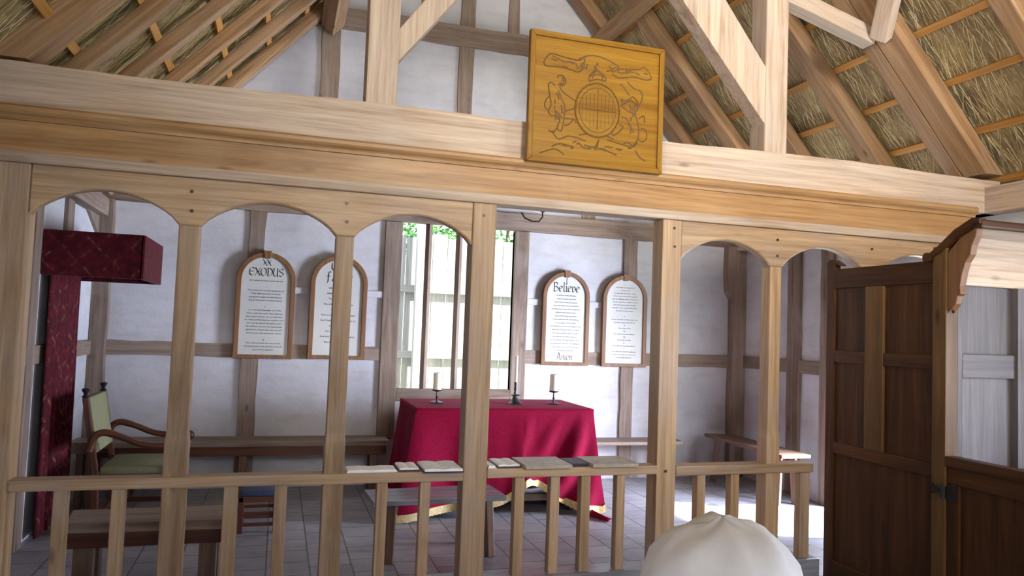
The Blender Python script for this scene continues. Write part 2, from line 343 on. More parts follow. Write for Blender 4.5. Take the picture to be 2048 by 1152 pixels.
b.box(1.2, 2.5, WY - 0.15, WY, 2.8, 3.05); b.prism([(1.2, 4.65), (2.5, 4.65), (2.5, AZ - 0.6), (APX, AZ + 0.1), (1.2, AZ - 0.6)], 'y', WY - 0.15, WY)  # gap made in the west gable for the added fill lamp
wall_front = structure(b.build('wall_front', PLASTER))
# thatch: one slab per slope, under face set back behind rafters and laths
def thatch(side):
    N = NL if side < 0 else NR
    e = Vector((-2.3, 0, zl(-2.3))) if side < 0 else Vector((5.9, 0, zr(5.9))); a = Vector((APX, 0, AZ))
    sl = (a - e); L = sl.length; u = sl.normalized(); y0, y1 = WY - 0.3, BY + 0.5
    o0 = e + N * (0.150 if side < 0 else 0.195)
    m = MB(); nu, ny = 46, 100; rows = []
    for i in range(nu + 1):
        row = []
        for k in range(ny + 1):
            p = o0 + u * (L * 1.03 * i / nu) + Vector((0, y0 + (y1 - y0) * k / ny, 0))
            row.append(p + N * (random.uniform(-0.012, 0.012)))
        rows.append(row)
    m.grid(rows); m.grid([[p + N * 0.3 for p in r] for r in (rows[0], rows[-1])])
    o = m.build('ceiling', THATCH, origin=tuple(o0)); o['kind'] = 'structure'
    # texture runs down the slope: object axes x = along the ridge, y = up the slope
    X = Vector((0, 1, 0)); Y = u; Z = X.cross(Y); R = Matrix((X, Y, Z)).transposed().to_4x4()
    o.data.transform(R.inverted()); R.translation = o0; o.matrix_basis = R
    # loose straw ends
    s = MB(); cnt = 9000
    for _ in range(cnt):
        yy = random.uniform(-2.2, BY + 0.02); t = random.uniform(0.05, 0.99) * L
        if side < 0 and t > L * 0.72: continue
        p = o0 + u * t + Vector((0, yy, 0)) - N * random.uniform(0.0, 0.02)
        d = (-u + Vector((0, random.gauss(0, 0.22), 0)) - N * random.uniform(0.0, 0.16)).normalized()
        ln = random.uniform(0.10, 0.26); r = random.uniform(0.0016, 0.0032)
        e1 = d.cross(N).normalized(); e2 = d.cross(e1)
        tri = [e1 * r, (-e1 * 0.5 + e2 * 0.87) * r, (-e1 * 0.5 - e2 * 0.87) * r]
        s.add([p + q for q in tri] + [p + d * ln + q * 0.6 for q in tri], [(0, 1, 4, 3), (1, 2, 5, 4), (2, 0, 3, 5), (0, 2, 1), (3, 4, 5)])
    me = bpy.data.meshes.new('straw'); me.from_pydata(s.v, [], s.f); me.materials.append(STRAW)
    so = bpy.data.objects.new('straw', me); COL.objects.link(so)
    so.parent = o; so.matrix_parent_inverse = R.inverted(); so['kind'] = 'stuff'; so['_abs'] = (0, 0, 0)
thatch(-1); thatch(1)

# timber framing seen in the plaster (parts of the walls)
def stud(wall, x0, x1, z0, z1, y0=BY - 0.025, y1=BY + 0.02, amp=0.006):
    return MB().prism(wavy('z', x0, x1, z0, z1, 0, 0, amp), 'y', y0, y1).build('stud', wood('stud', 'z'), wall, 0.004)
def rail(wall, z0, z1, x0, x1, y0=BY - 0.022, y1=BY + 0.02, amp=0.006, name='wall_rail'):
    return MB().prism(wavy('x', z0, z1, x0, x1, 0, 0, amp), 'y', y0, y1).build(name, wood('stud', 'x'), wall, 0.004)
rail(wall_back, 1.232, 1.362, LX, 0.985); rail(wall_back, 1.238, 1.376, 2.52, RX)
rail(wall_back, 2.642, 2.83, LX, RX, BY - 0.05, name='top_beam')
stud(wall_back, -0.335, -0.175, 0.0, 1.235); stud(wall_back, -0.318, -0.162, 1.36, 2.645, amp=0.010)
stud(wall_back, 3.640, 3.790, 0.0, 1.24); stud(wall_back, 3.64, 3.805, 1.372, 2.645)
stud(wall_back, LX, -1.485, 0.0, 2.645, BY - 0.10, amp=0.010)
MB().prism([(5.0, 0.0), (RX, 0.0), (RX, 2.645), (4.93, 2.645), (4.925, 2.35), (4.94, 2.12), (4.995, 2.03), (5.005, 1.5), (4.99, 0.8)], 'y', BY - 0.10, BY + 0.02).build('corner_post', wood('stud', 'z'), wall_back, 0.006)
# gable framing
rail(wall_back, 4.55, 4.765, 0.02, 3.62, BY - 0.05, name='gable_collar')
for x0, x1 in ((0.27, 0.45), (1.672, 1.83), (3.12, 3.28)): stud(wall_back, x0, x1, 2.825, 4.555)
for x0, x1 in ((1.25, 1.37), (2.20, 2.32)): stud(wall_back, x0, x1, 4.76, 5.75)
stud(wall_back, 1.672, 1.83, 4.76, 5.9)
def thinrail(x0, x1): MB().box(x0, x1, BY - 0.022, BY + 0.01, 1.862, 1.925).build('plaster_ledge', PLASTER, wall_back, 0.004)
thinrail(0.0, 0.985); thinrail(2.52, 3.50)
# left wall framing
def side_stud(wall, y0, y1, z0, z1, x0, x1): return MB().prism(wavy('z', y0, y1, z0, z1, 0, 0, 0.006), 'x', x0, x1).build('stud', wood('stud', 'z'), wall, 0.004)
side_stud(wall_left, 1.42, 1.58, 0, 2.70, LX - 0.02, LX + 0.03); side_stud(wall_left, 2.18, 2.36, 0, 2.70, LX - 0.02, LX + 0.03)
MB().prism([(2.30, 2.70), (BY - 0.05, 2.30), (BY - 0.05, 2.70)], 'x', LX - 0.02, LX + 0.03).build('corner_brace', wood('stud', 'z'), wall_left, 0.004)
side_stud(wall_left, -0.02, 0.20, 0, 2.70, LX - 0.02, LX + 0.04)
MB().box(LX - 0.02, LX + 0.028, 0.2, BY - 0.02, 1.232, 1.362).build('wall_rail', wood('stud', 'y'), wall_left, 0.004)
# right wall framing
MB().box(RX - 0.03, RX + 0.02, 1.86, BY - 0.02, 1.25, 1.385).build('wall_rail', wood('stud', 'y'), wall_right, 0.004)
side_stud(wall_right, 2.22, 2.42, 0, 2.70, RX - 0.035, RX + 0.02); side_stud(wall_right, 1.74, 1.88, 0, 2.70, RX - 0.06, RX + 0.02)
side_stud(wall_right, 0.42, 0.56, 0, 2.70, RX - 0.06, RX + 0.02)
# wall plates
pl = structure(MB().box(LX - 0.12, LX + 0.10, WY, BY + 0.0, 2.48, 2.64).build('trim_1', wood('stud', 'y'), None, 0.01))
pr_ = structure(MB().box(RX - 0.14, RX + 0.12, WY, BY + 0.0, 2.60, 2.80).build('trim_2', wood('pale', 'y'), None, 0.01))
# east window: frame posts, head, sill and mullions (unglazed)
win = structure(MB().box(2.362, 2.522, BY - 0.03, BY + 0.07, 0.45, 2.642).build('window_1', wood('stud', 'z'), None, 0.008))
MB().box(0.985, 1.160, BY - 0.03, BY + 0.07, 0.45, 2.642).build('window_frame', wood('stud', 'z'), win, 0.008)
MB().box(1.16, 2.362, BY - 0.03, BY + 0.07, 0.83, 0.952).build('window_sill', wood('stud', 'x'), win, 0.008)
for xc in (1.437, 1.760, 2.075):
    MB().prism([(xc - 0.036, BY + 0.015), (xc, BY - 0.02), (xc + 0.036, BY + 0.015), (xc + 0.030, BY + 0.035), (xc, BY + 0.06), (xc - 0.030, BY + 0.035)], 'z', 0.952, 2.645).build('mullion', wood('stud', 'z'), win, 0.004)

# ------------------------------------------------------------------ roof timbers
ORD = ('first', 'second', 'third', 'fourth', 'fifth', 'sixth', 'seventh', 'eighth', 'ninth', 'tenth')
def rafter(side, y0, y1, label, depth=0.13, foot=None):
    yc = (y0 + y1) / 2; xf = foot if foot is not None else (-1.50 if side < 0 else 5.03)
    if side < 0: f = Vector((xf, yc, zl(xf))); a = Vector((APX - 0.02, yc, zl(APX - 0.02))); N = NL
    else: f = Vector((xf, yc, zr(xf))); a = Vector((APX + 0.02, yc, zr(APX + 0.02))); N = NR
    o = beam('rafter', f + N * depth / 2, a + N * depth / 2, y1 - y0, depth, wood('rafter', 'z'), tuple(N), None, 0.008, 0.004)
    if foot is not None:
        bm = bmesh.new(); bm.from_mesh(o.data); inv = o.matrix_basis.inverted()
        co = inv @ Vector((0, 0, 2.886)); no = (inv.to_3x3() @ Vector((0, 0, 1))).normalized()
        r_ = bmesh.ops.bisect_plane(bm, geom=bm.verts[:] + bm.edges[:] + bm.faces[:], plane_co=co, plane_no=no, clear_inner=True)
        bmesh.ops.holes_fill(bm, edges=[e for e in bm.edges if e.is_boundary], sides=0)
        bm.to_mesh(o.data); bm.free()
    return tag(o, label, 'rafter', 'rafters of the left roof slope' if side < 0 else 'rafters of the right roof slope')
for i, (y0, y1) in enumerate(((3.03, 3.19), (2.46, 2.56), (1.86, 1.96), (1.22, 1.32), (0.58, 0.68))):
    rafter(-1, y0, y1, ('rafter lying against the white gable wall on the left roof slope' if i == 0 else
           ORD[i] + ' rafter out from the white gable wall on the left thatched slope'), 0.095)
rafter(-1, 0.02, 0.20, 'broad rafter rising from the left end of the big tie beam', 0.165, -1.60)
for i, (y0, y1) in enumerate(((3.03, 3.19), (2.27, 2.44), (1.55, 1.70), (0.75, 0.93))):
    rafter(1, y0, y1, ('rafter lying against the white gable wall on the right roof slope' if i == 0 else
           ORD[i] + ' rafter out from the white gable wall on the right thatched slope'))
rafter(1, 0.125, 0.255, 'far half of the double rafter over the right end of the tie beam', 0.13, 5.25)
rafter(1, -0.075, 0.115, 'near half of the double rafter over the right end of the tie beam', 0.13, 5.25)
rafter(1, -0.90, -0.76, 'right slope rafter nearest the viewer, at the top right corner')
k = 0
for i, x in enumerate((5.20, 4.905, 4.615, 4.325, 4.035, 3.70, 3.42, 3.12, 2.82)):
    p = Vector((x, 0, zr(x))) ; p = p + NR * 0.155 - Vector((0.17 * NR.x, 0, 0.17 * NR.z)) * 0 ; z = zr(x) + 0.13 * 1.49
    z = 6.393 + 0.165 * 1.49 - 1.106 * (x - 1.8)
    o = beam('roof_lath', (x, -2.4, z), (x, BY - 0.01, z), 0.055, 0.028, wood('lath', 'z'), tuple(NR), None, 0.004)
    tag(o, ('lowest orange lath under the right thatch, at the wall plate' if i == 0 else ORD[i] + ' orange lath up from the wall plate on the right thatched slope'), 'lath', 'laths under the right thatch')
for i, x in enumerate((-1.55, -1.22, -0.89, -0.56, -0.23, 0.10, 0.43)):
    z = 6.25 + 0.110 * 1.476 + 1.086 * (x - 1.8)
    o = beam('roof_lath', (x, -2.4, z), (x, BY - 0.01, z), 0.055, 0.028, wood('lath', 'z'), tuple(NL), None, 0.004)
    tag(o, ('lowest orange lath under the left thatch, behind the tie beam' if i == 0 else ORD[i] + ' orange lath up from the wall plate on the left thatched slope'), 'lath', 'laths under the left thatch')
o = beam('purlin', (3.165, BY - 0.06, 4.755), (3.165, -3.5, 4.755), 0.17, 0.16, wood('rafter', 'z'), tuple(NR)); tag(o, 'pale squared purlin crossing under the right rafters by the gable', 'purlin')
o = beam('purlin', (0.36, BY - 0.06, 4.555), (0.36, -3.5, 4.555), 0.17, 0.16, wood('rafter', 'z'), tuple(NL)); tag(o, 'dark purlin end meeting the left gable rafter', 'purlin')
# tie beam, queen posts, braces
rows = []; nseg = 40
tb = MB()
for i in range(nseg + 1):
    x = LX - 0.05 + (5.20 - (LX - 0.05)) * i / nseg
    t = 2.868 + 0.010 * math.sin(x * 2.1) + random.uniform(-0.003, 0.003); w0 = 0.003 * math.sin(x * 3.3)
    rows.append([(x, 0.0 + w0, 2.60), (x, 0.26, 2.60), (x, 0.26, t), (x, 0.0 + w0, t)])
tb.grid(rows, closed=True); k = len(tb.v); tb.f += [(3, 2, 1, 0), (k - 4, k - 3, k - 2, k - 1)]
tag(tb.build('tie_beam', wood('pale', 'x'), None, 0.012), 'massive pale hewn tie beam across the top of the arched screen', 'beam')
q = thing('queen_post', (0.50, 0.11, 2.87), 'pale upright roof post standing on the tie beam left of the carved panel', 'post')
MB().box(0.412, 0.592, 0.015, 0.195, 2.86, 4.44).build('post', wood('pale', 'z'), q, 0.012)
MB().prism([(0.585, 3.135), (1.30, 4.06), (1.30, 4.32), (0.585, 3.335)], 'y', 0.03, 0.15).build('brace', wood('pale', 'z'), q, 0.008)
q = thing('queen_post', (3.19, 0.11, 2.87), 'pale upright roof post standing on the tie beam right of the carved panel', 'post')
MB().box(3.105, 3.285, 0.015, 0.195, 2.86, 4.62).build('post', wood('pale', 'z'), q, 0.012)
MB().prism([(3.11, 3.06), (2.25, 4.06), (2.25, 4.40), (2.36, 4.42), (3.11, 3.46)], 'y', 0.02, 0.15).build('brace', wood('pale', 'z'), q, 0.008)
o = beam('collar_beam', (0.32, 0.29, 4.42), (3.38, 0.29, 4.42), 0.14, 0.18, wood('pale', 'z')); tag(o, 'horizontal collar beam joining the two roof posts above the picture', 'beam')
o = beam('roof_strut', (3.27, 0.10, 4.035), (4.06, 0.10, 3.83), 0.12, 0.12, wood('pale', 'z')); tag(o, 'short pale strut from the right roof post to the double rafter', 'strut')
o = beam('wind_brace', (4.055, 0.0, 3.80), (3.86, -0.33, 4.08), 0.13, 0.09, wood('pale', 'z'), tuple(NR)); tag(o, 'short pale wind brace rising from the double rafter at the top right', 'brace')

# ------------------------------------------------------------------ chancel screen
SW = 'oak'
scr = thing('chancel_screen', (1.8, 0.05, 0.0), 'arched oak chancel screen with posts, balusters and moulded cornice under the tie beam', 'screen')
Y0, Y1 = 0.0, 0.115
MB().box(-1.42, 3.57, -0.03, 0.15, 0.0, 0.128).build('sill', wood('skyglare', 'x'), scr, 0.01)
POSTS = ((-1.42, -1.238), (-0.542, -0.425), (0.279, 0.391), (1.075, 1.220), (2.338, 2.474), (3.158, 3.258), (3.945, 4.055), (4.79, 4.97))
def post(x0, x1, ztop, big):
    m = MB(); c = 0.0055; zs = 0.93
    if big: m.box(x0, x1, Y0 - 0.004, Y1 + 0.02, 0.12, ztop)
    else:
        a = [(x0, Y0), (x1, Y0), (x1, Y1), (x0, Y1)]; d = [(x0 + c, Y0 + c), (x1 - c, Y0 + c), (x1 - c, Y1 - c), (x0 + c, Y1 - c)]
        rows = [[(x, y, 0.12) for x, y in a], [(x, y, zs) for x, y in a], [(x, y, zs + 0.05) for x, y in d], [(x, y, ztop) for x, y in d]]
        m.grid(rows, closed=True); m.f += [(3, 2, 1, 0), (12, 13, 14, 15)]
    m.build('post', wood(SW, 'z'), scr, 0.008)
for i, (x0, x1) in enumerate(POSTS):
    post(x0, x1, 2.345 if i in (0, 3, 4, 7) else 2.087, i in (0, 3, 4, 7))
# spandrel boards pierced by low arches
def arch_pts(a, b, zsp, rise, n=18):
    pts = []; c = (a + b) / 2; h = (b - a) / 2
    for i in range(n + 1):
        t = -1 + 2 * i / n
        # three-centred arch: straighter haunches, rounder crown
        e = 0.55 * (1 - t * t) + 0.45 * math.sqrt(max(0, 1 - t * t)) ** 1.25
        if abs(t) > 0.999: e = 0
        pts.append((c + t * h, zsp + rise * e))
    return pts
def spandrel(x0, x1, arches):
    low = [(x0, 2.085)]
    for a, b in arches: low += arch_pts(a, b, 2.085, 0.156)
    low.append((x1, 2.085))
    out = [low[0]]
    for p in low[1:]:
        if (p[0] - out[-1][0]) ** 2 + (p[1] - out[-1][1]) ** 2 > 1e-8: out.append(p)
    # quads between outline and top edge keep the face clean
    m = MB()
    for p, q2 in zip(out, out[1:]):
        if q2[0] - p[0] < 1e-6: continue
        m.prism([p, q2, (q2[0], 2.348), (p[0], 2.348)], 'y', Y0 + 0.001, 0.075)
    bm_o = m.build('arch_board', wood(SW, 'x'), scr)
    me = bm_o.data; bm = bmesh.new(); bm.from_mesh(me); bmesh.ops.remove_doubles(bm, verts=bm.verts, dist=1e-5)
    kill = [f for f in bm.faces if abs(f.normal.x) > 0.999 and len([1 for e in f.edges if len(e.link_faces) > 2]) >= 2]
    bmesh.ops.delete(bm, geom=kill, context='FACES'); bmesh.ops.recalc_face_normals(bm, faces=bm.faces)
    es = [e for e in bm.edges if len(e.link_faces) == 2 and e.calc_face_angle(0) > 0.9]
    bmesh.ops.bevel(bm, geom=es, offset=0.008, segments=1, affect='EDGES', clamp_overlap=True)
    bm.to_mesh(me); bm.free()
spandrel(-1.238, 1.075, ((-1.238, -0.536), (-0.431, 0.285), (0.385, 1.075)))
spandrel(2.474, 4.79, ((2.474, 3.160), (3.256, 3.945), (4.055, 4.79)))
# moulded cornice: light fillet, fascia and top moulding
MB().box(-1.50, 4.90, -0.022, 0.12, 2.345, 2.402).build('fillet', wood('pale', 'x'), scr, 0.006)
MB().prism([(0.0, 2.400), (-0.018, 2.400), (-0.018, 2.556), (0.0, 2.556)], 'x', -1.52, 4.90).build('fascia', wood('honey', 'x'), scr, 0.003)
MB().prism([(0.0, 2.556), (-0.030, 2.556), (-0.032, 2.572), (-0.038, 2.580), (-0.048, 2.586), (-0.058, 2.600), (-0.059, 2.618), (-0.048, 2.630), (0.0, 2.640)], 'x', -1.52, 4.92).build('crown_moulding', wood('honey', 'x'), scr)
# peg holes
for x, z in ((-0.48, 2.27), (-0.475, 2.165), (0.335, 2.275), (0.34, 2.17), (1.14, 2.27), (2.42, 2.29), (2.425, 2.17), (3.21, 2.27), (3.21, 2.16), (4.0, 2.26), (2.40, 0.73)):
    pg = MB(); pg.lathe([(0.009, 0), (0.009, 0.006)], (0, 0, 0), 10); k = 20
    pg.v[-k:] = [(x + p[0], -0.001 - p[2] + (0 if x != 2.40 else -0.004), z + p[1]) for p in pg.v[-k:]]
    pg.build('peg', wood('walnut', 'z'), scr)
# rails and balusters
MB().box(-1.238, 1.075, -0.012, 0.095, 0.700, 0.757).build('rail', wood(SW, 'x'), scr, 0.008)
MB().box(1.220, 2.338, -0.012, 0.095, 0.712, 0.768).build('rail', wood(SW, 'x'), scr, 0.008)
MB().box(2.474, 3.525, -0.012, 0.110, 0.700, 0.762).build('rail', wood(SW, 'x'), scr, 0.008)
for xc, wd in ((-1.01, 0.064), (-0.745, 0.064), (-0.20, 0.072), (0.058, 0.066), (0.61, 0.060), (0.858, 0.060), (1.433, 0.062), (1.66, 0.060), (1.862, 0.062), (2.10, 0.056), (2.672, 0.060), (2.925, 0.062), (3.475, 0.075)):
    MB().box(xc - wd / 2, xc + wd / 2, 0.01, 0.075, 0.125, 0.715).build('baluster', wood(SW, 'z'), scr, 0.005)

# small iron hook under the beam
hk = MB(); hk.tube([(1.60, 0.25, 2.345), (1.60, 0.25, 2.375), (1.60, 0.25, 2.33), (1.575, 0.25, 2.300), (1.53, 0.25, 2.298), (1.48, 0.25, 2.315), (1.455, 0.25, 2.35)], 0.005, 8)
hk.lathe([(0.004, 0), (0.016, 0.004), (0.012, 0.016), (0.006, 0.02)], (1.60, 0.25, 2.36), 10)
hk.tube([(1.60, 0.25, 2.37), (1.60, 0.25, 2.61)], 0.005, 8)
tag(hk.build('iron_hook', IRON, None, smooth=True), 'small black iron hook hanging under the beam over the chancel gate', 'hook')

# ------------------------------------------------------------------ carved arms panel on the tie beam
PX0, PX1, PZ0, PZ1 = 1.362, 2.264, 2.609, 3.414
pq = thing('carved_panel', (1.813, -0.10, PZ0), 'square honey wooden panel carved with a coat of arms, hung on the tie beam', 'plaque')
MB().box(PX0 + 0.02, PX1 - 0.02, -0.092, -0.062, PZ0 + 0.02, PZ1 - 0.02).build('board', wood('plaque', 'x'), pq)
pboard = bpy.data.objects['board']
def bar(pts): MB().prism(pts, 'y', -0.108, -0.062).build('frame_bar', wood('plaque', 'x' if abs(pts[1][0] - pts[0][0]) > 0.5 else 'z'), pq, 0.006)
fwid = 0.034
bar([(PX0, PZ0), (PX1, PZ0), (PX1 - fwid, PZ0 + fwid), (PX0 + fwid, PZ0 + fwid)]); bar([(PX0, PZ1), (PX1, PZ1), (PX1 - fwid, PZ1 - fwid), (PX0 + fwid, PZ1 - fwid)])
bar([(PX0, PZ0), (PX0, PZ1), (PX0 + fwid, PZ1 - fwid), (PX0 + fwid, PZ0 + fwid)]); bar([(PX1, PZ0), (PX1, PZ1), (PX1 - fwid, PZ1 - fwid), (PX1 - fwid, PZ0 + fwid)])
MB().box(1.72, 1.90, -0.062, 0.02, 2.66, 2.80).build('hanging_block', wood('plaque', 'x'), pq)
def smooth_path(pts, sub=5):
    P = [Vector((p[0], p[1])) for p in pts]; out = []
    for i in range(len(P) - 1):
        p0 = P[max(i - 1, 0)]; p1 = P[i]; p2 = P[i + 1]; p3 = P[min(i + 2, len(P) - 1)]
        for s_ in range(sub):
            t = s_ / sub
            out.append(0.5 * ((2 * p1) + (p2 - p0) * t + (2 * p0 - 5 * p1 + 4 * p2 - p3) * t * t + (3 * p1 - p0 - 3 * p2 + p3) * t ** 3))
    out.append(P[-1]); return out
ST = {'banner': [[(1.453, 3.224), (1.495, 3.28), (1.583, 3.272), (1.68, 3.265), (1.715, 3.287), (1.717, 3.236), (1.683, 3.193), (1.629, 3.199), (1.55, 3.208), (1.471, 3.201), (1.453, 3.224)],
 [(1.504, 3.269), (1.557, 3.255), (1.584, 3.242), (1.645, 3.247), (1.691, 3.216)],
 [(1.897, 3.287), (1.953, 3.261), (1.916, 3.247), (1.908, 3.225), (1.972, 3.251), (2.083, 3.262), (2.13, 3.282), (2.179, 3.223), (2.141, 3.203), (2.057, 3.211), (1.955, 3.191), (1.908, 3.212)],
 [(1.68, 3.273), (1.751, 3.305), (1.823, 3.307), (1.897, 3.287)]],
'crown': [[(1.756, 3.144), (1.755, 3.178), (1.79, 3.221), (1.789, 3.246), (1.803, 3.223), (1.854, 3.192), (1.864, 3.159), (1.81, 3.164), (1.756, 3.144)], [(1.76, 3.175), (1.809, 3.194), (1.856, 3.186)]],
'lion': [[(1.552, 3.134), (1.547, 3.15), (1.578, 3.156), (1.601, 3.128), (1.589, 3.101), (1.563, 3.089), (1.581, 3.058), (1.626, 3.031), (1.681, 3.004)],
 [(1.532, 3.085), (1.51, 3.103), (1.489, 3.088), (1.5, 3.023), (1.51, 2.966), (1.495, 2.923), (1.517, 2.901), (1.552, 2.909)],
 [(1.532, 2.96), (1.543, 2.912), (1.57, 2.882), (1.555, 2.83), (1.581, 2.813), (1.596, 2.885), (1.598, 2.969), (1.574, 3.016), (1.555, 3.063)],
 [(1.596, 2.893), (1.667, 2.894), (1.676, 2.87)], [(1.603, 2.936), (1.655, 2.959), (1.681, 2.979)]],
'unicorn': [[(2.011, 3.175), (2.059, 3.138), (2.106, 3.127), (2.119, 3.077), (2.082, 2.995)], [(2.033, 3.066), (2.051, 3.085), (2.08, 3.063), (2.09, 3.03), (2.043, 3.058), (1.988, 3.026), (1.97, 3.015)],
 [(1.979, 3.016), (2.026, 2.988), (2.073, 2.968), (2.099, 2.894), (2.097, 2.825), (2.061, 2.77)], [(1.981, 2.948), (2.019, 2.936), (2.048, 2.888), (2.068, 2.856)],
 [(2.113, 2.887), (2.151, 2.883), (2.157, 2.832), (2.13, 2.807), (2.101, 2.817)], [(1.965, 2.895), (1.993, 2.881), (1.93, 2.823), (1.911, 2.863)]],
'scroll': [[(1.521, 2.81), (1.548, 2.772), (1.575, 2.762), (1.635, 2.786), (1.742, 2.77)], [(1.734, 2.742), (1.806, 2.738), (1.831, 2.787), (1.824, 2.735), (1.879, 2.724), (1.952, 2.703)],
 [(1.886, 2.793), (1.968, 2.777), (2.061, 2.765), (2.097, 2.799)], [(2.08, 2.746), (2.11, 2.706), (2.152, 2.685)], [(1.524, 2.711), (1.576, 2.733), (1.664, 2.722), (1.646, 2.712)], [(1.448, 2.662), (1.542, 2.697), (1.604, 2.67)]]}
def carve(name, strokes, r=0.0046):
    m = MB()
    for st in strokes: m.tube([(p.x, -0.0915, p.y) for p in smooth_path(st)], r, 6)
    m.build(name, CARVE, pboard)
rc = random.Random(5)
def hatch(x0, x1, z0, z1, n, a, ln):
    out = []
    for _ in range(n):
        x, z = rc.uniform(x0, x1), rc.uniform(z0, z1); t = a + rc.uniform(-0.5, 0.5); l_ = ln * rc.uniform(0.6, 1.2)
        out.append([(x, z), (x + l_ * 0.5 * math.cos(t) + 0.004, z + l_ * 0.5 * math.sin(t)), (x + l_ * math.cos(t), z + l_ * math.sin(t))])
    return out
ST['lion'] += hatch(1.55, 1.585, 3.08, 3.14, 6, 1.0, 0.02) + hatch(1.53, 1.585, 2.90, 3.05, 9, -1.3, 0.035) + [[(1.50, 3.02), (1.475, 2.99), (1.470, 2.95), (1.49, 2.93)], [(1.555, 2.83), (1.53, 2.80), (1.50, 2.81)], [(1.66, 2.895), (1.63, 2.86), (1.60, 2.85)]]
ST['unicorn'] += hatch(2.02, 2.08, 2.84, 3.04, 10, -1.0, 0.04) + [[(2.03, 3.09), (1.985, 3.14), (1.965, 3.155)], [(2.04, 3.07), (2.00, 3.05), (1.975, 3.06), (1.985, 3.03)], [(2.06, 2.77), (2.03, 2.79), (2.0, 2.78)], [(2.10, 2.95), (2.135, 2.97), (2.14, 2.93)]]
ST['banner'] += hatch(1.49, 1.70, 3.205, 3.255, 10, 0.1, 0.03) + hatch(1.94, 2.13, 3.215, 3.245, 10, -0.1, 0.03) + [[(1.70, 3.24), (1.73, 3.22), (1.74, 3.25)], [(1.885, 3.26), (1.90, 3.235), (1.87, 3.225)]]
ST['crown'] += [[(1.806, 3.246), (1.806, 3.268)], [(1.797, 3.258), (1.815, 3.258)], [(1.775, 3.165), (1.785, 3.20), (1.80, 3.215)], [(1.845, 3.165), (1.835, 3.195), (1.812, 3.215)]]
ST['scroll'] += hatch(1.58, 2.05, 2.72, 2.755, 16, 0.0, 0.03) + [[(1.70, 2.80), (1.76, 2.815), (1.80, 2.80)], [(1.84, 2.80), (1.88, 2.815), (1.93, 2.80)]]
for nm, st in ST.items(): carve('carved_' + nm, st)
def ell(rx, rz, n=32): return [(1.815 + rx * math.cos(2 * math.pi * i / n), 2.968 + rz * math.sin(2 * math.pi * i / n)) for i in range(n + 1)]
m = MB(); n = 40
m.add([(1.815 + 0.142 * math.cos(2 * math.pi * i / n), -0.096, 2.968 + 0.162 * math.sin(2 * math.pi * i / n)) for i in range(n)] + [(1.815 + 0.150 * math.cos(2 * math.pi * i / n), -0.090, 2.968 + 0.170 * math.sin(2 * math.pi * i / n)) for i in range(n)],
      [tuple(range(n))] + [(i, (i + 1) % n, (i + 1) % n + n, i + n) for i in range(n)])
shd = m.build('shield', wood('plaque', 'x'), pq)
m = MB()
for rx, rz in ((0.150, 0.170), (0.122, 0.140)): m.tube([(x, -0.0955, z) for x, z in ell(rx, rz)], 0.0028, 6)
for k in range(9):
    x = 1.815 - 0.10 + 0.025 * k; h = 0.10 * math.sqrt(max(0.05, 1 - ((x - 1.815) / 0.125) ** 2)); m.tube([(x, -0.0962, 2.975), (x, -0.0962, 2.975 + h)], 0.0018, 5)
    m.tube([(x, -0.0962, 2.965 - h * 0.2), (x, -0.0962, 2.965 - h)], 0.0014, 5)
m.tube([(1.70, -0.0962, 2.968), (1.93, -0.0962, 2.968)], 0.0024, 5); m.tube([(1.815, -0.0962, 2.84), (1.815, -0.0962, 3.10)], 0.0024, 5)
m.build('shield_lines', CARVE, shd)

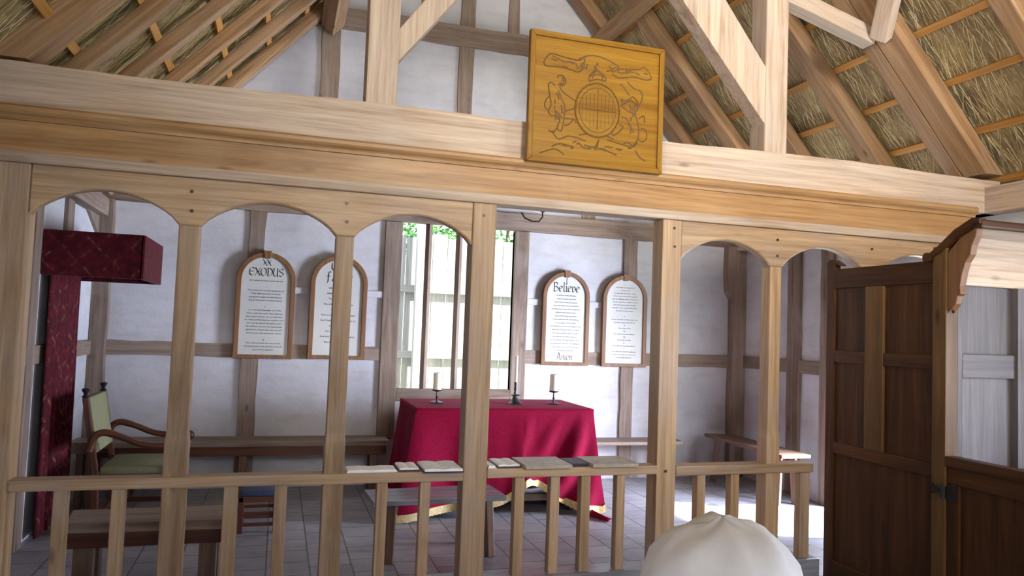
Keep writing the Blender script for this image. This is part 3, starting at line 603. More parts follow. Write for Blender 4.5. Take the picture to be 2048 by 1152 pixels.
# ------------------------------------------------------------------ arched text tablets on the back wall
GL = {
 'X': (0.66, [[(0, 1), (.6, 0)], [(.6, 1), (0, 0)], [(.12, .5), (.5, .5)]]),
 'E': (0.70, [[(.6, .85), (.3, 1), (.06, .75), (.03, .45), (.08, .18), (.3, 0), (.62, .12)], [(.05, .52), (.5, .52)]]),
 'O': (0.74, [[(.35, 1), (.08, .8), (.03, .45), (.12, .15), (.35, 0), (.6, .18), (.66, .55), (.58, .85), (.35, 1)]]),
 'D': (0.74, [[(0, 1), (.32, 1), (.62, .75), (.64, .35), (.45, .05), (.02, 0)], [(.16, 1), (.14, 0)]]),
 'U': (0.72, [[(0, 1), (.1, .93), (.06, .25), (.25, 0), (.52, .16)], [(.48, 1), (.54, .93), (.52, .05), (.64, 0)]]),
 'S': (0.62, [[(.52, .82), (.3, 1), (.08, .85), (.1, .62), (.42, .45), (.52, .2), (.3, 0), (0, .14)]]),
 'I': (0.42, [[(.08, 1), (.25, .92), (.2, .5), (.22, .08), (.36, 0)], [(0, .04), (.3, .04)]]),
 'B': (0.68, [[(.12, 1), (.14, .0)], [(0, .93), (.3, 1), (.5, .82), (.3, .56), (.14, .53)], [(.3, .56), (.58, .35), (.42, .02), (0, .03)]]),
 'e': (0.48, [[(.06, .33), (.38, .40), (.32, .56), (.16, .6), (.04, .4), (.06, .14), (.2, 0), (.42, .12)]]),
 'l': (0.28, [[(.04, 1), (.12, .95), (.10, .1), (.24, 0)]]),
 'i': (0.28, [[(.02, .55), (.12, .6), (.10, .08), (.24, 0)], [(.07, .82), (.14, .78)]]),
 'v': (0.48, [[(0, .6), (.10, .55), (.08, .12), (.22, 0), (.40, .18), (.38, .45), (.24, .6)]]),
 'A': (0.76, [[(0, 0), (.15, .1), (.38, 1), (.58, .1), (.7, 0)], [(.15, .4), (.52, .4)], [(0, .8), (.2, .95), (.38, 1)]]),
 'm': (0.74, [[(0, .55), (.1, .6), (.08, 0)], [(.1, .45), (.25, .6), (.34, .5), (.32, 0)], [(.34, .45), (.5, .6), (.58, .5), (.56, .08), (.68, 0)]]),
 'n': (0.50, [[(0, .55), (.1, .6), (.08, 0)], [(.1, .45), (.25, .6), (.34, .5), (.32, .08), (.44, 0)]]),
 'u': (0.52, [[(0, .6), (.08, .55), (.06, .1), (.18, 0), (.35, .16)], [(.34, .6), (.35, .08), (.46, 0)]]),
 'r': (0.40, [[(0, .55), (.1, .6), (.08, 0)], [(.1, .45), (.25, .6), (.34, .53)]]),
 'F': (0.60, [[(.48, .95), (.25, 1), (.2, .5), (.16, -.1), (.0, -.22)], [(.05, .55), (.42, .55)]]),
 'a': (0.48, [[(.05, .52), (.2, .6), (.33, .5), (.32, .08), (.44, 0)], [(.32, .36), (.1, .3), (.04, .12), (.15, 0), (.32, .14)]]),
 't': (0.34, [[(.12, .85), (.12, .1), (.25, 0)], [(0, .6), (.3, .6)]]),
 'h': (0.48, [[(.04, 1), (.1, .95), (.08, 0)], [(.1, .45), (.25, .6), (.36, .45), (.34, .12), (.24, -.1)]]),
 'V': (0.66, [[(0, 1), (.3, 0), (.6, 1)]])}
def lettering(m, text, xc, z, h, y, nib=0.10):
    wtot = sum(GL[c][0] for c in text) * h; x = xc - wtot / 2
    nv = Vector((0.8, 0.6)) * nib * h / 2
    for c in text:
        wd, strokes = GL[c]
        for st in strokes:
            pts = smooth_path(st, 4) if len(st) > 2 else [Vector(p) for p in st]
            P = [Vector((x + p.x * h, z + p.y * h)) for p in pts]
            for p, q2 in zip(P, P[1:]):
                a, b2, c2, d = p - nv, q2 - nv, q2 + nv, p + nv
                m.add([(v.x, y, v.y) for v in (a, b2, c2, d)], [(0, 1, 2, 3)])
        x += wd * h
def body_text(lines, xc, ztop, size, spacing, y, parent):
    cu = bpy.data.curves.new('tmp', 'FONT'); cu.body = '\n'.join(lines); cu.align_x = 'CENTER'; cu.size = size; cu.space_line = spacing / size; cu.resolution_u = 2
    to = bpy.data.objects.new('tmp', cu); COL.objects.link(to)
    bpy.context.view_layer.update()
    me = bpy.data.meshes.new_from_object(to.evaluated_get(bpy.context.evaluated_depsgraph_get())); bpy.data.objects.remove(to); bpy.data.curves.remove(cu)
    me.transform(Matrix(((1, 0, 0, 0), (0, 0, -1, 0), (0, 1, 0, 0), (0, 0, 0, 1))))
    me.name = 'text_lines'; me.materials.clear(); me.materials.append(INK); o = bpy.data.objects.new('text_lines', me); COL.objects.link(o); o.parent = parent
    o.location = Vector((xc, y, ztop)) - Vector(parent['_abs'])
def BOARD_OF(t): return [c for c in t.children if c.name.startswith('board')][0]
def tablet(x0, x1, z0, ztop, label, heads, lines, tz, size, spacing):
    yb, yf = BY - 0.028, BY - 0.066; xc = (x0 + x1) / 2; R_ = (x1 - x0) / 2; zs = ztop - R_
    t = thing('text_tablet', (xc, yb, z0), label, 'tablet', 'arched text tablets on the back wall'); fwd = 0.046
    def outl(r, zb): return [(xc - r, zb)] + [(xc - r * math.cos(math.pi * i / 28), zs + r * math.sin(math.pi * i / 28)) for i in range(29)] + [(xc + r, zb)]
    A = outl(R_, z0); B = outl(R_ - fwd, z0 + fwd * 0.8); n = len(A); m = MB()
    vs = [(x, yf, z) for x, z in A] + [(x, yf, z) for x, z in B] + [(x, yb, z) for x, z in A] + [(x, yb, z) for x, z in B]; fs = []
    for i in range(n):
        j = (i + 1) % n
        fs += [(i, j, n + j, n + i), (2 * n + i, 3 * n + i, 3 * n + j, 2 * n + j), (i, 2 * n + i, 2 * n + j, j), (n + i, n + j, 3 * n + j, 3 * n + i)]
    m.add(vs, fs).build('frame', wood('frame', 'z'), t, 0.005)
    MB().prism([(xc - 0.026, ztop - 0.062), (xc + 0.026, ztop - 0.062), (xc + 0.036, ztop + 0.014), (xc - 0.036, ztop + 0.014)], 'y', yf - 0.008, yb).build('keystone', wood('frame', 'z'), t, 0.004)
    MB().prism(outl(R_ - fwd + 0.006, z0 + fwd * 0.8 - 0.006), 'y', yf + 0.016, yb).build('board', WHITEPAINT, t); brd = bpy.context.scene.objects[-1] if False else BOARD_OF(t)
    m = MB()
    for txt, zz, hh in heads: lettering(m, txt, xc, zz, hh, yf + 0.0145, 0.10 if txt == 'Amen' else 0.13)
    if heads: m.build('heading', INK, brd)
    body_text(lines, xc, tz, size, spacing, yf + 0.0145, brd)
tablet(-0.405, 0.137, 1.226, 2.246, 'arched white tablet headed XX EXODUS, leftmost on the back wall',
 [('XX', 2.118, 0.058), ('EXODUS', 2.018, 0.076)],
 ['God spake all these words and said', '', 'I', 'Thou shalt have no other gods but me', 'Thou shalt not make to thyself', 'any graven image, nor the likeness', 'of any thing that is in heaven above', '', 'II', 'or in the earth beneath, nor in the', 'water under the earth. Thou shalt not', 'bow down to them, nor worship them', 'for I the Lord thy God am a jealous God', 'and visit the sins of the fathers upon', 'the children unto the third and fourth', 'generation of them that hate me, and', 'show mercy unto thousands in them', '', 'III', 'Thou shalt not take the name of the', 'Lord thy God in vain, for the Lord will', 'not hold him guiltless'], 1.965, 0.0215, 0.0315)
tablet(0.278, 0.828, 1.236, 2.256, 'arched white tablet headed Our Father, half hidden by a screen post, left of the window',
 [('Our', 2.102, 0.100), ('Father', 2.00, 0.092)],
 ['which art in heaven', 'Hallowed be thy name', 'Thy kingdom come', 'Thy will be done in earth as', 'it is in heaven', 'Give us this day our daily bread', 'And forgive us our trespasses as', 'we forgive them', 'that trespass against us', 'And lead us not into temptation', 'But deliver us from evil', 'Amen'], 1.925, 0.0255, 0.0530)
tablet(2.684, 3.226, 1.226, 2.236, 'arched white tablet headed I Believe, just right of the window',
 [('I', 2.108, 0.062), ('Believe', 2.020, 0.098), ('Amen', 1.285, 0.076)],
 ['in God the Father Almighty', 'maker of heaven and earth', 'And in Jesus Christ his only son', 'our Lord. Which was conceived by', 'the Holy Ghost, born of the Virgin Mary', 'suffered under Pontius Pilate', 'was crucified dead and buried', 'he descended into hell. The third day', 'he rose again from the dead', 'he ascended into heaven and sitteth on the', 'right hand of God the Father Almighty', 'from thence shall he come to judge', 'the quick and the dead. I believe in', 'the Holy Ghost, The holy catholic Church', 'the communion of Saints, The forgiveness', 'of sins, The resurrection of the body', 'and the life everlasting'], 1.972, 0.0205, 0.0370)
tablet(3.384, 3.922, 1.224, 2.236, 'arched white tablet of close text without a large heading, rightmost on the back wall',
 [], ['IV', 'Remember the Sabbath day', 'to keep it holy', 'Six days shalt thou labour and do', 'all thou hast to do, but the seventh', 'day is the Sabbath of the Lord thy God', 'in it thou shalt do no manner of work', 'thou and thy son and thy daughter', 'thy man servant and thy maid servant', 'thy cattle and thy stranger', '', 'V', 'Honour thy father and thy mother that', 'thy days may be long in the land', 'VI', 'Thou shalt not kill', 'VII', 'Thou shalt not commit adultery', 'VIII', 'Thou shalt not steal', 'IX', 'Thou shalt not bear false witness', 'X', 'Thou shalt not covet thy neighbours', 'house, nor his wife nor his servant', 'nor any thing that is his'], 2.125, 0.0200, 0.0322)

# ------------------------------------------------------------------ altar table, cloth, candles
TX0, TX1, TY0, TY1, TZ = 1.13, 2.73, 1.92, 2.76, 0.905
t = thing('altar_table', (1.93, 2.34, 0), 'wooden altar table standing under the red cloth below the window', 'table')
MB().box(TX0 + 0.02, TX1 - 0.02, TY0 + 0.02, TY1 - 0.02, TZ - 0.05, TZ - 0.012).build('tabletop', wood('bench', 'x'), t, 0.006)
for x in (TX0 + 0.12, TX1 - 0.12):
    for y in (TY0 + 0.12, TY1 - 0.12): MB().lathe([(0.05, 0), (0.05, 0.12), (0.03, 0.15), (0.045, 0.35), (0.032, 0.6), (0.05, 0.66), (0.05, TZ - 0.05)], (x, y, 0), 14).build('leg', wood('bench', 'z'), t, smooth=True)
MB().box(TX0 + 0.10, TX1 - 0.10, TY0 + 0.10, TY0 + 0.14, 0.09, 0.15).build('stretcher', wood('stud', 'x'), t, 0.004)
MB().box(TX0 + 0.10, TX1 - 0.10, TY1 - 0.14, TY1 - 0.10, 0.09, 0.15).build('stretcher', wood('stud', 'x'), t, 0.004)
def cloth():
    per = []  # perimeter samples: (point on table edge, outward normal, u)
    N_ = 320; W_ = TX1 - TX0; D_ = TY1 - TY0; P_ = 2 * (W_ + D_)
    for i in range(N_):
        s_ = P_ * i / N_
        if s_ < W_: p = (TX0 + s_, TY0); nn = (0, -1)
        elif s_ < W_ + D_: p = (TX1, TY0 + s_ - W_); nn = (1, 0)
        elif s_ < 2 * W_ + D_: p = (TX1 - (s_ - W_ - D_), TY1); nn = (0, 1)
        else: p = (TX0, TY1 - (s_ - 2 * W_ - D_)); nn = (-1, 0)
        # distance to the nearest corner blends normals
        cs = (0, W_, W_ + D_, 2 * W_ + D_, P_); dmin = min(abs(s_ - c) for c in cs)
        c = min(cs, key=lambda c_: abs(s_ - c_)) % P_
        cn = {0: (-.7, -.7), round(W_, 4): (.7, -.7), round(W_ + D_, 4): (.7, .7), round(2 * W_ + D_, 4): (-.7, .7)}[round(c, 4) if c else 0]
        k_ = max(0, 1 - dmin / 0.22) ** 1.5
        nx, ny = nn[0] * (1 - k_) + cn[0] * k_, nn[1] * (1 - k_) + cn[1] * k_; L_ = math.hypot(nx, ny)
        per.append((p, (nx / L_, ny / L_), s_, dmin, c))
    M_ = 26; rows = []
    hem = []
    for j in range(M_ + 1):
        v = j / M_; row = []
        for (p, nn, s_, dmin, c) in per:
            on_front = s_ < W_; on_left = s_ > 2 * W_ + D_
            # hem height
            h = 0.045
            if on_front:
                x = s_
                h = 0.075 + 0.20 * math.exp(-((x - 1.03) / 0.22) ** 2) - 0.05 * math.exp(-((x - 0.02) / 0.12) ** 2) + 0.006 * math.sin(x * 21)
                h -= 0.055 * math.exp(-((x - W_) / 0.14) ** 2)
            elif not on_left and s_ < W_ + D_: h = 0.03 + 0.02 * math.sin(s_ * 9)
            elif on_left: h = 0.03 + 0.015 * math.sin(s_ * 8)
            corner = max(0, 1 - dmin / 0.30)
            fold = math.sin(s_ * 15.0 + 0.9 * math.sin(s_ * 3.1)) * 0.018 + math.sin(s_ * 27 + 1.3) * 0.007
            if on_front and s_ > 0.95 * 1.0:
                # raking folds gathered to the right front corner
                d_ = W_ - s_; fold += 0.055 * math.sin(24 * (d_ - 0.34 * v) + 0.6) * min(1, d_ / 0.12) * math.exp(-(d_ / 0.55) ** 2)
            flare = 0.045 * v ** 1.0 + corner ** 2 * 0.11 * v ** 1.15
            if c == 0 and (on_front or on_left): flare += corner ** 2 * 0.05 * v
            off = flare + fold * v ** 0.8
            off = max(off, 0.004 + 0.004 * v)
            z = TZ - 0.006 + 0.006 * (1 - v) - (TZ - h) * v ** 1.0
            x_, y_ = p[0] + nn[0] * off, p[1] + nn[1] * off
            row.append((x_, y_, z))
        rows.append(row)
    hem = rows[-1]
    m = MB(); 
    # puddled corner at the right front
    m.grid(rows, closed=True)
    ins = [(max(TX0 + 0.02, min(TX1 - 0.02, p[0][0])), max(TY0 + 0.02, min(TY1 - 0.02, p[0][1])), TZ + 0.002) for p in per]
    m.grid([rows[0], ins], closed=True); k_ = len(m.v); m.f.append(tuple(range(k_ - len(ins), k_)))
    # puddle: crumpled tail of cloth lying on the floor
    pud = []
    for a in range(9):
        t_ = a / 8; wd = 0.13 * (1 - t_ * 0.75); cx_, cy_ = 2.66 + 0.10 * t_, 1.80 - 0.26 * t_
        pud.append([(cx_ + wd * (q - 0.5) * 1.0 + 0.02 * math.sin(5 * t_ + q * 4), cy_ + wd * (q - 0.5) * 0.7, 0.012 + 0.055 * math.sin(math.pi * q) * (1 - 0.55 * t_) * (0.75 + 0.25 * math.sin(9 * q + 6 * t_))) for q in [i / 10 for i in range(11)]])
    m.grid(pud)
    o = m.build('tablecloth', CLOTH, None, smooth=True)
    tag(o, 'crimson altar cloth with gold fringe draped to the floor below the window', 'tablecloth')
    sol = o.modifiers.new('thickness', 'SOLIDIFY'); sol.thickness = 0.005; sol.offset = 0
    fr = MB(); n = len(hem); out = []; low = []
    top = [(x + per[i][1][0] * 0.006, y + per[i][1][1] * 0.006, z + 0.048) for i, (x, y, z) in enumerate(hem)]
    bot = [(x + per[i][1][0] * (0.012 + 0.004 * math.sin(i * 2.1)), y + per[i][1][1] * 0.012, max(0.004, z - 0.012 - 0.006 * (i % 2))) for i, (x, y, z) in enumerate(hem)]
    fr.grid([top, bot], closed=True)
    fo = fr.build('fringe', GOLD, o); s2 = fo.modifiers.new('thickness', 'SOLIDIFY'); s2.thickness = 0.008
    fp = MB(); fp.grid([[p for p in pud[-2]], [(p[0] + 0.035, p[1] - 0.05, max(0.005, p[2] * 0.5)) for p in pud[-2]]])
    return o
cloth()
def candle(loc, r, h, label):
    c = thing('candle', loc, label, 'candle', 'candles on the altar'); 
    MB().lathe([(r, 0), (r, h - 0.012), (r * 0.93, h - 0.003), (r * 0.7, h), (r * 0.5, h - 0.006)], loc, 20).build('wax', WAX, c, smooth=True)
    MB().tube([(loc[0], loc[1], loc[2] + h - 0.008), (loc[0] + 0.001, loc[1], loc[2] + h + 0.008)], 0.0012, 6).build('wick', INK, c)
TT = TZ + 0.006
def pricket(x, y, zc, label):
    st = thing('candlestick', (x, y, TT), label, 'candlestick', 'candlesticks on the altar'); h = zc - TT
    MB().lathe([(0.058, 0), (0.06, 0.006), (0.045, 0.012), (0.02, 0.018), (0.010, 0.022)], (x, y, TT), 20).build('foot', PEWTER, st, smooth=True)
    MB().lathe([(0.010, 0.018), (0.008, h * 0.35), (0.014, h * 0.42), (0.008, h * 0.5), (0.007, h - 0.02)], (x, y, TT), 14).build('stem', PEWTER, st, smooth=True)
    MB().lathe([(0.007, h - 0.022), (0.042, h - 0.012), (0.047, h - 0.001), (0.044, h), (0.0, h)], (x, y, TT), 20).build('drip_pan', PEWTER, st, smooth=True)
pricket(1.39, 2.35, 1.030, 'low candlestick with a drip pan standing left of centre on the altar'); candle((1.39, 2.35, 1.030), 0.038, 0.152, 'stout ivory candle on the left altar candlestick, before the window')
pricket(2.49, 2.30, 1.035, 'low candlestick with a drip pan standing at the right of the altar'); candle((2.49, 2.30, 1.035), 0.041, 0.155, 'stout ivory candle on the right altar candlestick')
st = thing('candlestick', (2.115, 2.30, TT), 'tall dark candlestick with a flared base between the two low ones on the altar', 'candlestick', 'candlesticks on the altar')
MB().lathe([(0.062, 0), (0.064, 0.005), (0.055, 0.012), (0.034, 0.035), (0.024, 0.065), (0.022, 0.075)], (2.115, 2.30, TT), 20).build('foot', PEWTER, st, smooth=True)
MB().lathe([(0.022, 0.070), (0.042, 0.076), (0.044, 0.082), (0.022, 0.088)], (2.115, 2.30, TT), 20).build('collar', PEWTER, st, smooth=True)
MB().lathe([(0.020, 0.086), (0.013, 0.11), (0.018, 0.135), (0.013, 0.16), (0.017, 0.185), (0.015, 0.198), (0.012, 0.199), (0.0, 0.199)], (2.115, 2.30, TT), 16).build('stem', PEWTER, st, smooth=True)
candle((2.115, 2.30, TT + 0.198), 0.0125, 0.245, 'slim tall taper in the middle altar candlestick')

# ------------------------------------------------------------------ benches
def bench(name, corners, z, th, label, legs, mat='bench', splay=0.05, apron=False, group='plain benches in the chancel', leg_r=0.028, square=False, top=None):
    """corners: four (x, y) points counter-clockwise; z top height; legs: (x, y) with outward direction"""
    cx_ = sum(c[0] for c in corners) / 4; cy_ = sum(c[1] for c in corners) / 4
    t = thing(name, (cx_, cy_, 0), label, 'bench', group)
    long_x = abs(corners[1][0] - corners[0][0]) > abs(corners[2][1] - corners[1][1])
    MB().hexa([(x, y, z - th) for x, y in corners], [(x, y, z) for x, y in corners]).build('seat', wood(top or mat, 'x' if long_x else 'y'), t, 0.006)
    for (x, y, dx, dy) in legs:
        if square:
            MB().box(x - leg_r, x + leg_r, y - leg_r, y + leg_r, 0, z - th).build('leg', wood(mat, 'z'), t, 0.005)
        else:
            beam('leg', (x + dx * splay, y + dy * splay, 0.0), (x, y, z - th + 0.002), leg_r * 2, leg_r * 2, wood(mat, 'z'), (dx or 0.3, dy or 0.2, 0.0), t, 0.006)
    if apron:
        ys = [c[1] for c in corners]; xs = [c[0] for c in corners]
        MB().box(min(xs) + 0.02, max(xs) - 0.02, min(ys) + 0.03, min(ys) + 0.055, z - th - 0.085, z - th).build('apron', wood('walnut', 'x'), t, 0.004)
    return t
bench('bench', ((0.66, 0.75), (1.60, 0.80), (1.58, 1.21), (0.64, 1.13)), 0.42, 0.035, 'low bench with splayed legs and a top coloured pale with sky glare, before the altar',
      ((0.80, 0.84, -.3, -1), (1.48, 0.87, .3, -1), (0.80, 1.05, -.3, 1), (1.46, 1.11, .3, 1)), 'bench', top='skyglare')
bench('bench', ((-1.08, 0.46), (-0.24, 0.43), (-0.26, 0.80), (-1.12, 0.80)), 0.42, 0.055, 'sturdy low bench close behind the screen at its left end',
      ((-0.99, 0.53, 0, 0), (-0.33, 0.51, 0, 0), (-0.99, 0.73, 0, 0), (-0.33, 0.73, 0, 0)), 'bench', apron=True, leg_r=0.048, square=True, top='stud')
bench('bench', ((-1.45, 2.90), (1.06, 2.90), (1.06, 3.24), (-1.45, 3.24)), 0.495, 0.05, 'long dark bench against the back wall left of the altar',
      ((-1.2, 3.0, 0, 0), (0.93, 3.0, 0, 0), (-0.25, 3.0, 0, 0), (-1.2, 3.16, 0, 0), (0.93, 3.16, 0, 0)), 'bench', apron=True, leg_r=0.035, square=True, top='stud')
bench('bench', ((2.86, 2.90), (4.22, 2.90), (4.28, 3.24), (2.86, 3.24)), 0.455, 0.035, 'bench against the back wall right of the altar',
      ((3.05, 3.0, -.5, -.5), (4.06, 3.0, .6, -.6), (3.05, 3.16, -.5, .2), (4.10, 3.16, .5, .2)), 'bench', top='stud')
bench('bench', ((4.60, 1.75), (4.93, 1.75), (4.97, 3.10), (4.66, 3.20)), 0.50, 0.035, 'bench with splayed legs along the right wall near the corner',
      ((4.70, 2.98, -.7, .5), (4.88, 2.98, .3, .5), (4.70, 1.92, -.7, -.5), (4.86, 1.92, .3, -.5)), 'bench', leg_r=0.030)
bench('bench', ((-1.58, 2.58), (-1.36, 2.58), (-1.36, 2.86), (-1.58, 2.86)), 0.545, 0.09, 'short thick round-ended seat behind the armchair by the left wall',
      ((-1.50, 2.66, 0, 0), (-1.43, 2.66, 0, 0), (-1.50, 2.78, 0, 0), (-1.43, 2.78, 0, 0)), 'bench', leg_r=0.025, square=True)
# small stool with a blue cushion
s = thing('footstool', (-0.07, 1.80, 0), 'small dark open-framed stool with blue cushion, between armchair and altar', 'stool')
for x in (-0.20, 0.05):
    for y in (1.69, 1.93): MB().box(x - 0.018, x + 0.018, y - 0.018, y + 0.018, 0, 0.27).build('leg', wood('walnut', 'z'), s, 0.004)
for y in (1.69, 1.93):
    MB().box(-0.20, 0.05, y - 0.012, y + 0.012, 0.05, 0.075).build('stretcher', wood('walnut', 'x'), s, 0.003); MB().box(-0.22, 0.07, y - 0.018, y + 0.018, 0.23, 0.27).build('top_rail', wood('walnut', 'x'), s, 0.003)
    MB().box(-0.20, 0.05, y - 0.010, y + 0.010, 0.13, 0.155).build('stretcher', wood('walnut', 'x'), s, 0.003)
for x in (-0.20, 0.05): MB().box(x - 0.012, x + 0.012, 1.69, 1.93, 0.23, 0.27).build('side_rail', wood('walnut', 'y'), s, 0.003)
MB().box(-0.21, 0.07, 1.68, 1.95, 0.268, 0.315).build('cushion', BLUE, s, 0.018, True)

# ------------------------------------------------------------------ armchair (faces right) under the red canopy
ch = thing('armchair', (-1.05, 2.12, 0), 'carved open armchair with olive upholstered back and seat, facing right under the red canopy', 'chair')
W = wood('walnut', 'z')
cy0, cy1 = 1.80, 2.42
MB().hexa([(-1.20, cy0, 0.36), (-0.68, cy0, 0.36), (-0.68, cy1, 0.36), (-1.20, cy1, 0.36)], [(-1.20, cy0 + .01, 0.43), (-0.67, cy0 + .01, 0.43), (-0.67, cy1 - .01, 0.43), (-1.20, cy1 - .01, 0.43)]).build('seat_rail', W, ch, 0.006)
MB().box(-1.19, -0.69, cy0 + 0.02, cy1 - 0.02, 0.425, 0.485).build('seat', OLIVE, ch, 0.022, True)
for y in (cy0 + 0.02, cy1 - 0.02):
    sg = 1 if y > 2.1 else -1
    bk = beam('back_post', (-1.20, y, 0.0), (-1.215, y, 0.45), 0.045, 0.045, W, (0, 1, 0), ch, 0.006)
    beam('back_post', (-1.215, y, 0.44), (-1.31, y, 0.985), 0.040, 0.045, W, (0, 1, 0), ch, 0.006)
    MB().lathe([(0.012, 0), (0.026, 0.012), (0.012, 0.03), (0.016, 0.042), (0.026, 0.058), (0.028, 0.068), (0.012, 0.076)], (-1.312, y, 0.978), 14).build('finial', IRON, ch, smooth=True)
    MB().lathe([(0.024, 0), (0.024, 0.08), (0.016, 0.10), (0.026, 0.2), (0.016, 0.33), (0.026, 0.36)], (-0.71, y, 0), 14).build('front_leg', W, ch, smooth=True)
    MB().lathe([(0.024, 0), (0.014, 0.03), (0.022, 0.12), (0.014, 0.17), (0.022, 0.2)], (-0.72, y, 0.43), 12).build('arm_support', W, ch, smooth=True)
    path = smooth_path([(-1.262, 0.60), (-1.235, 0.70), (-1.17, 0.735), (-1.05, 0.70), (-0.93, 0.650), (-0.80, 0.635), (-0.68, 0.65), (-0.64, 0.63), (-0.66, 0.605)], 5)
    MB().tube([(p.x, y + sg * 0.012, p.y) for p in path], [0.026] * 14 + [0.023] * (len(path) - 19) + [0.026] * 5, 12).build('arm', wood('walnut', 'x'), ch, smooth=True)
    MB().box(-1.20, -0.71, y - 0.014, y + 0.014, 0.10, 0.14).build('stretcher', wood('walnut', 'x'), ch, 0.004)
MB().hexa([(-1.262, cy0 + .04, 0.58), (-1.212, cy0 + .04, 0.585), (-1.212, cy1 - .04, 0.585), (-1.262, cy1 - .04, 0.58)], [(-1.338, cy0 + .04, 0.985), (-1.285, cy0 + .04, 0.985), (-1.285, cy1 - .04, 0.985), (-1.338, cy1 - .04, 0.985)]).build('backrest', OLIVE, ch, 0.014, True)
MB().box(-1.21, -1.18, cy0, cy1, 0.10, 0.14).build('stretcher', wood('walnut', 'y'), ch, 0.004)

# ------------------------------------------------------------------ red canopy of state and its hanging
cn = thing('chair_canopy', (-1.29, 2.09, 1.855), 'dark red patterned canopy box fixed to the left wall over the armchair', 'canopy')
def panel(name, m): return m.build(name, DAMASK, cn, 0.006)
panel('side_valance', MB().box(-1.61, -0.965, 1.655, 1.685, 1.855, 2.178)); panel('side_valance', MB().box(-1.61, -0.965, 2.485, 2.515, 1.855, 2.178))
panel('front_valance', MB().box(-0.985, -0.955, 1.655, 2.515, 1.855, 2.178)); panel('top_cloth', MB().box(-1.61, -0.965, 1.665, 2.505, 2.150, 2.172))
m = MB(); rows = []
for j in range(13):
    z = 0.02 + (2.12 - 0.02) * j / 12; row = []
    for i in range(61):
        y = 1.70 + 0.78 * i / 60; row.append((-1.555 + 0.022 * math.sin(i * 0.75 + 0.3 * math.sin(j * 0.5)) * (1.15 - 0.5 * j / 12), y, z))
    rows.append(row)
m.grid(rows); o = m.build('wall_hanging', DAMASK, None, smooth=True); sol = o.modifiers.new('thickness', 'SOLIDIFY'); sol.thickness = 0.006
tag(o, 'dark red patterned curtain hanging to the floor from the canopy at the left wall', 'curtain')

# ------------------------------------------------------------------ books lying on the rail
def book(x0, x1, y0, y1, z, th, cover, label, pages_top=False, rot=0.0):
    c = ((x0 + x1) / 2, (y0 + y1) / 2, z); t = thing('book', c, label, 'book', 'books on the rail of the screen')
    if pages_top:
        MB().box(x0, x1, y0, y1, z, z + 0.007).build('cover', cover, t, 0.002)
        m = MB(); rows = []
        for i in range(25):
            u = i / 24; k_ = abs(u - 0.5) * 2; h = th * (0.62 + 0.38 * math.sin(min(1.0, k_ * 1.6) * math.pi / 2) - 0.25 * k_ ** 4)
            row = [(x0 + 0.006 + (x1 - x0 - 0.012) * u, yy, z + 0.006 + hh) for yy, hh in ((y0 + .006, 0), (y0 + .006, h), (y1 - .006, h), (y1 - .006, 0))]
            rows.append(row)
        m.grid(rows, closed=True); k_ = len(m.v); m.f += [(3, 2, 1, 0), (k_ - 4, k_ - 3, k_ - 2, k_ - 1)]
        m.build('pages', PAGE, t)
    else:
        MB().box(x0, x1, y0, y1, z, z + 0.004).build('cover', cover, t, 0.0015); MB().box(x0, x1, y0, y1, z + th - 0.004, z + th).build('cover', cover, t, 0.0015)
        MB().box(x0, x1, y0, y0 + 0.005, z + 0.002, z + th - 0.002).build('spine', cover, t, 0.002)
        MB().box(x0 + 0.006, x1 - 0.006, y0 + 0.004, y1 - 0.006, z + 0.004, z + th - 0.004).build('pages', PAGE, t)
zr1, zr2 = 0.757, 0.768
book(0.405, 0.690, 0.00, 0.15, zr1, 0.010, PAGE, 'thin white open book lying on the rail just right of a slim post', True)
book(0.700, 0.824, 0.02, 0.22, zr1, 0.014, DARKLEATHER, 'narrow black-edged open book between two white ones on the left rail', True)
book(0.835, 1.070, -0.045, 0.225, zr1, 0.018, DARKLEATHER, 'large white open book on the rail against the left door post', True)
book(1.226, 1.278, -0.005, 0.160, zr2, 0.012, PAGE, 'sliver of white book beside the left door post on the gate rail', True)
book(1.290, 1.435, 0.01, 0.24, zr2, 0.014, DARKLEATHER, 'black-edged open book on the gate rail, left of the first tan book', True)
book(1.447, 1.744, -0.050, 0.24, zr2, 0.022, TAN, 'large tan closed book at the middle of the gate rail')
book(1.756, 1.868, 0.00, 0.20, zr2, 0.020, DARKLEATHER, 'dark closed book between the two tan books on the gate rail')
book(1.882, 2.190, -0.045, 0.235, zr2, 0.022, TAN, 'large tan closed book nearest the right door post on the gate rail')

# ------------------------------------------------------------------ panelled pew with coved canopy on the right
pw = thing('panelled_pew', (4.3, -0.8, 0), 'tall dark panelled pew with coved canopy in front of the screen at right', 'pew')
PXF = 3.60
def pbox(name, y0, y1, z0, z1, x0=PXF, x1=PXF + 0.05, ax='z', mat='pew', bv=0.005): return MB().box(x0, x1, y0, y1, z0, z1).build(name, wood(mat, ax), pw, bv)
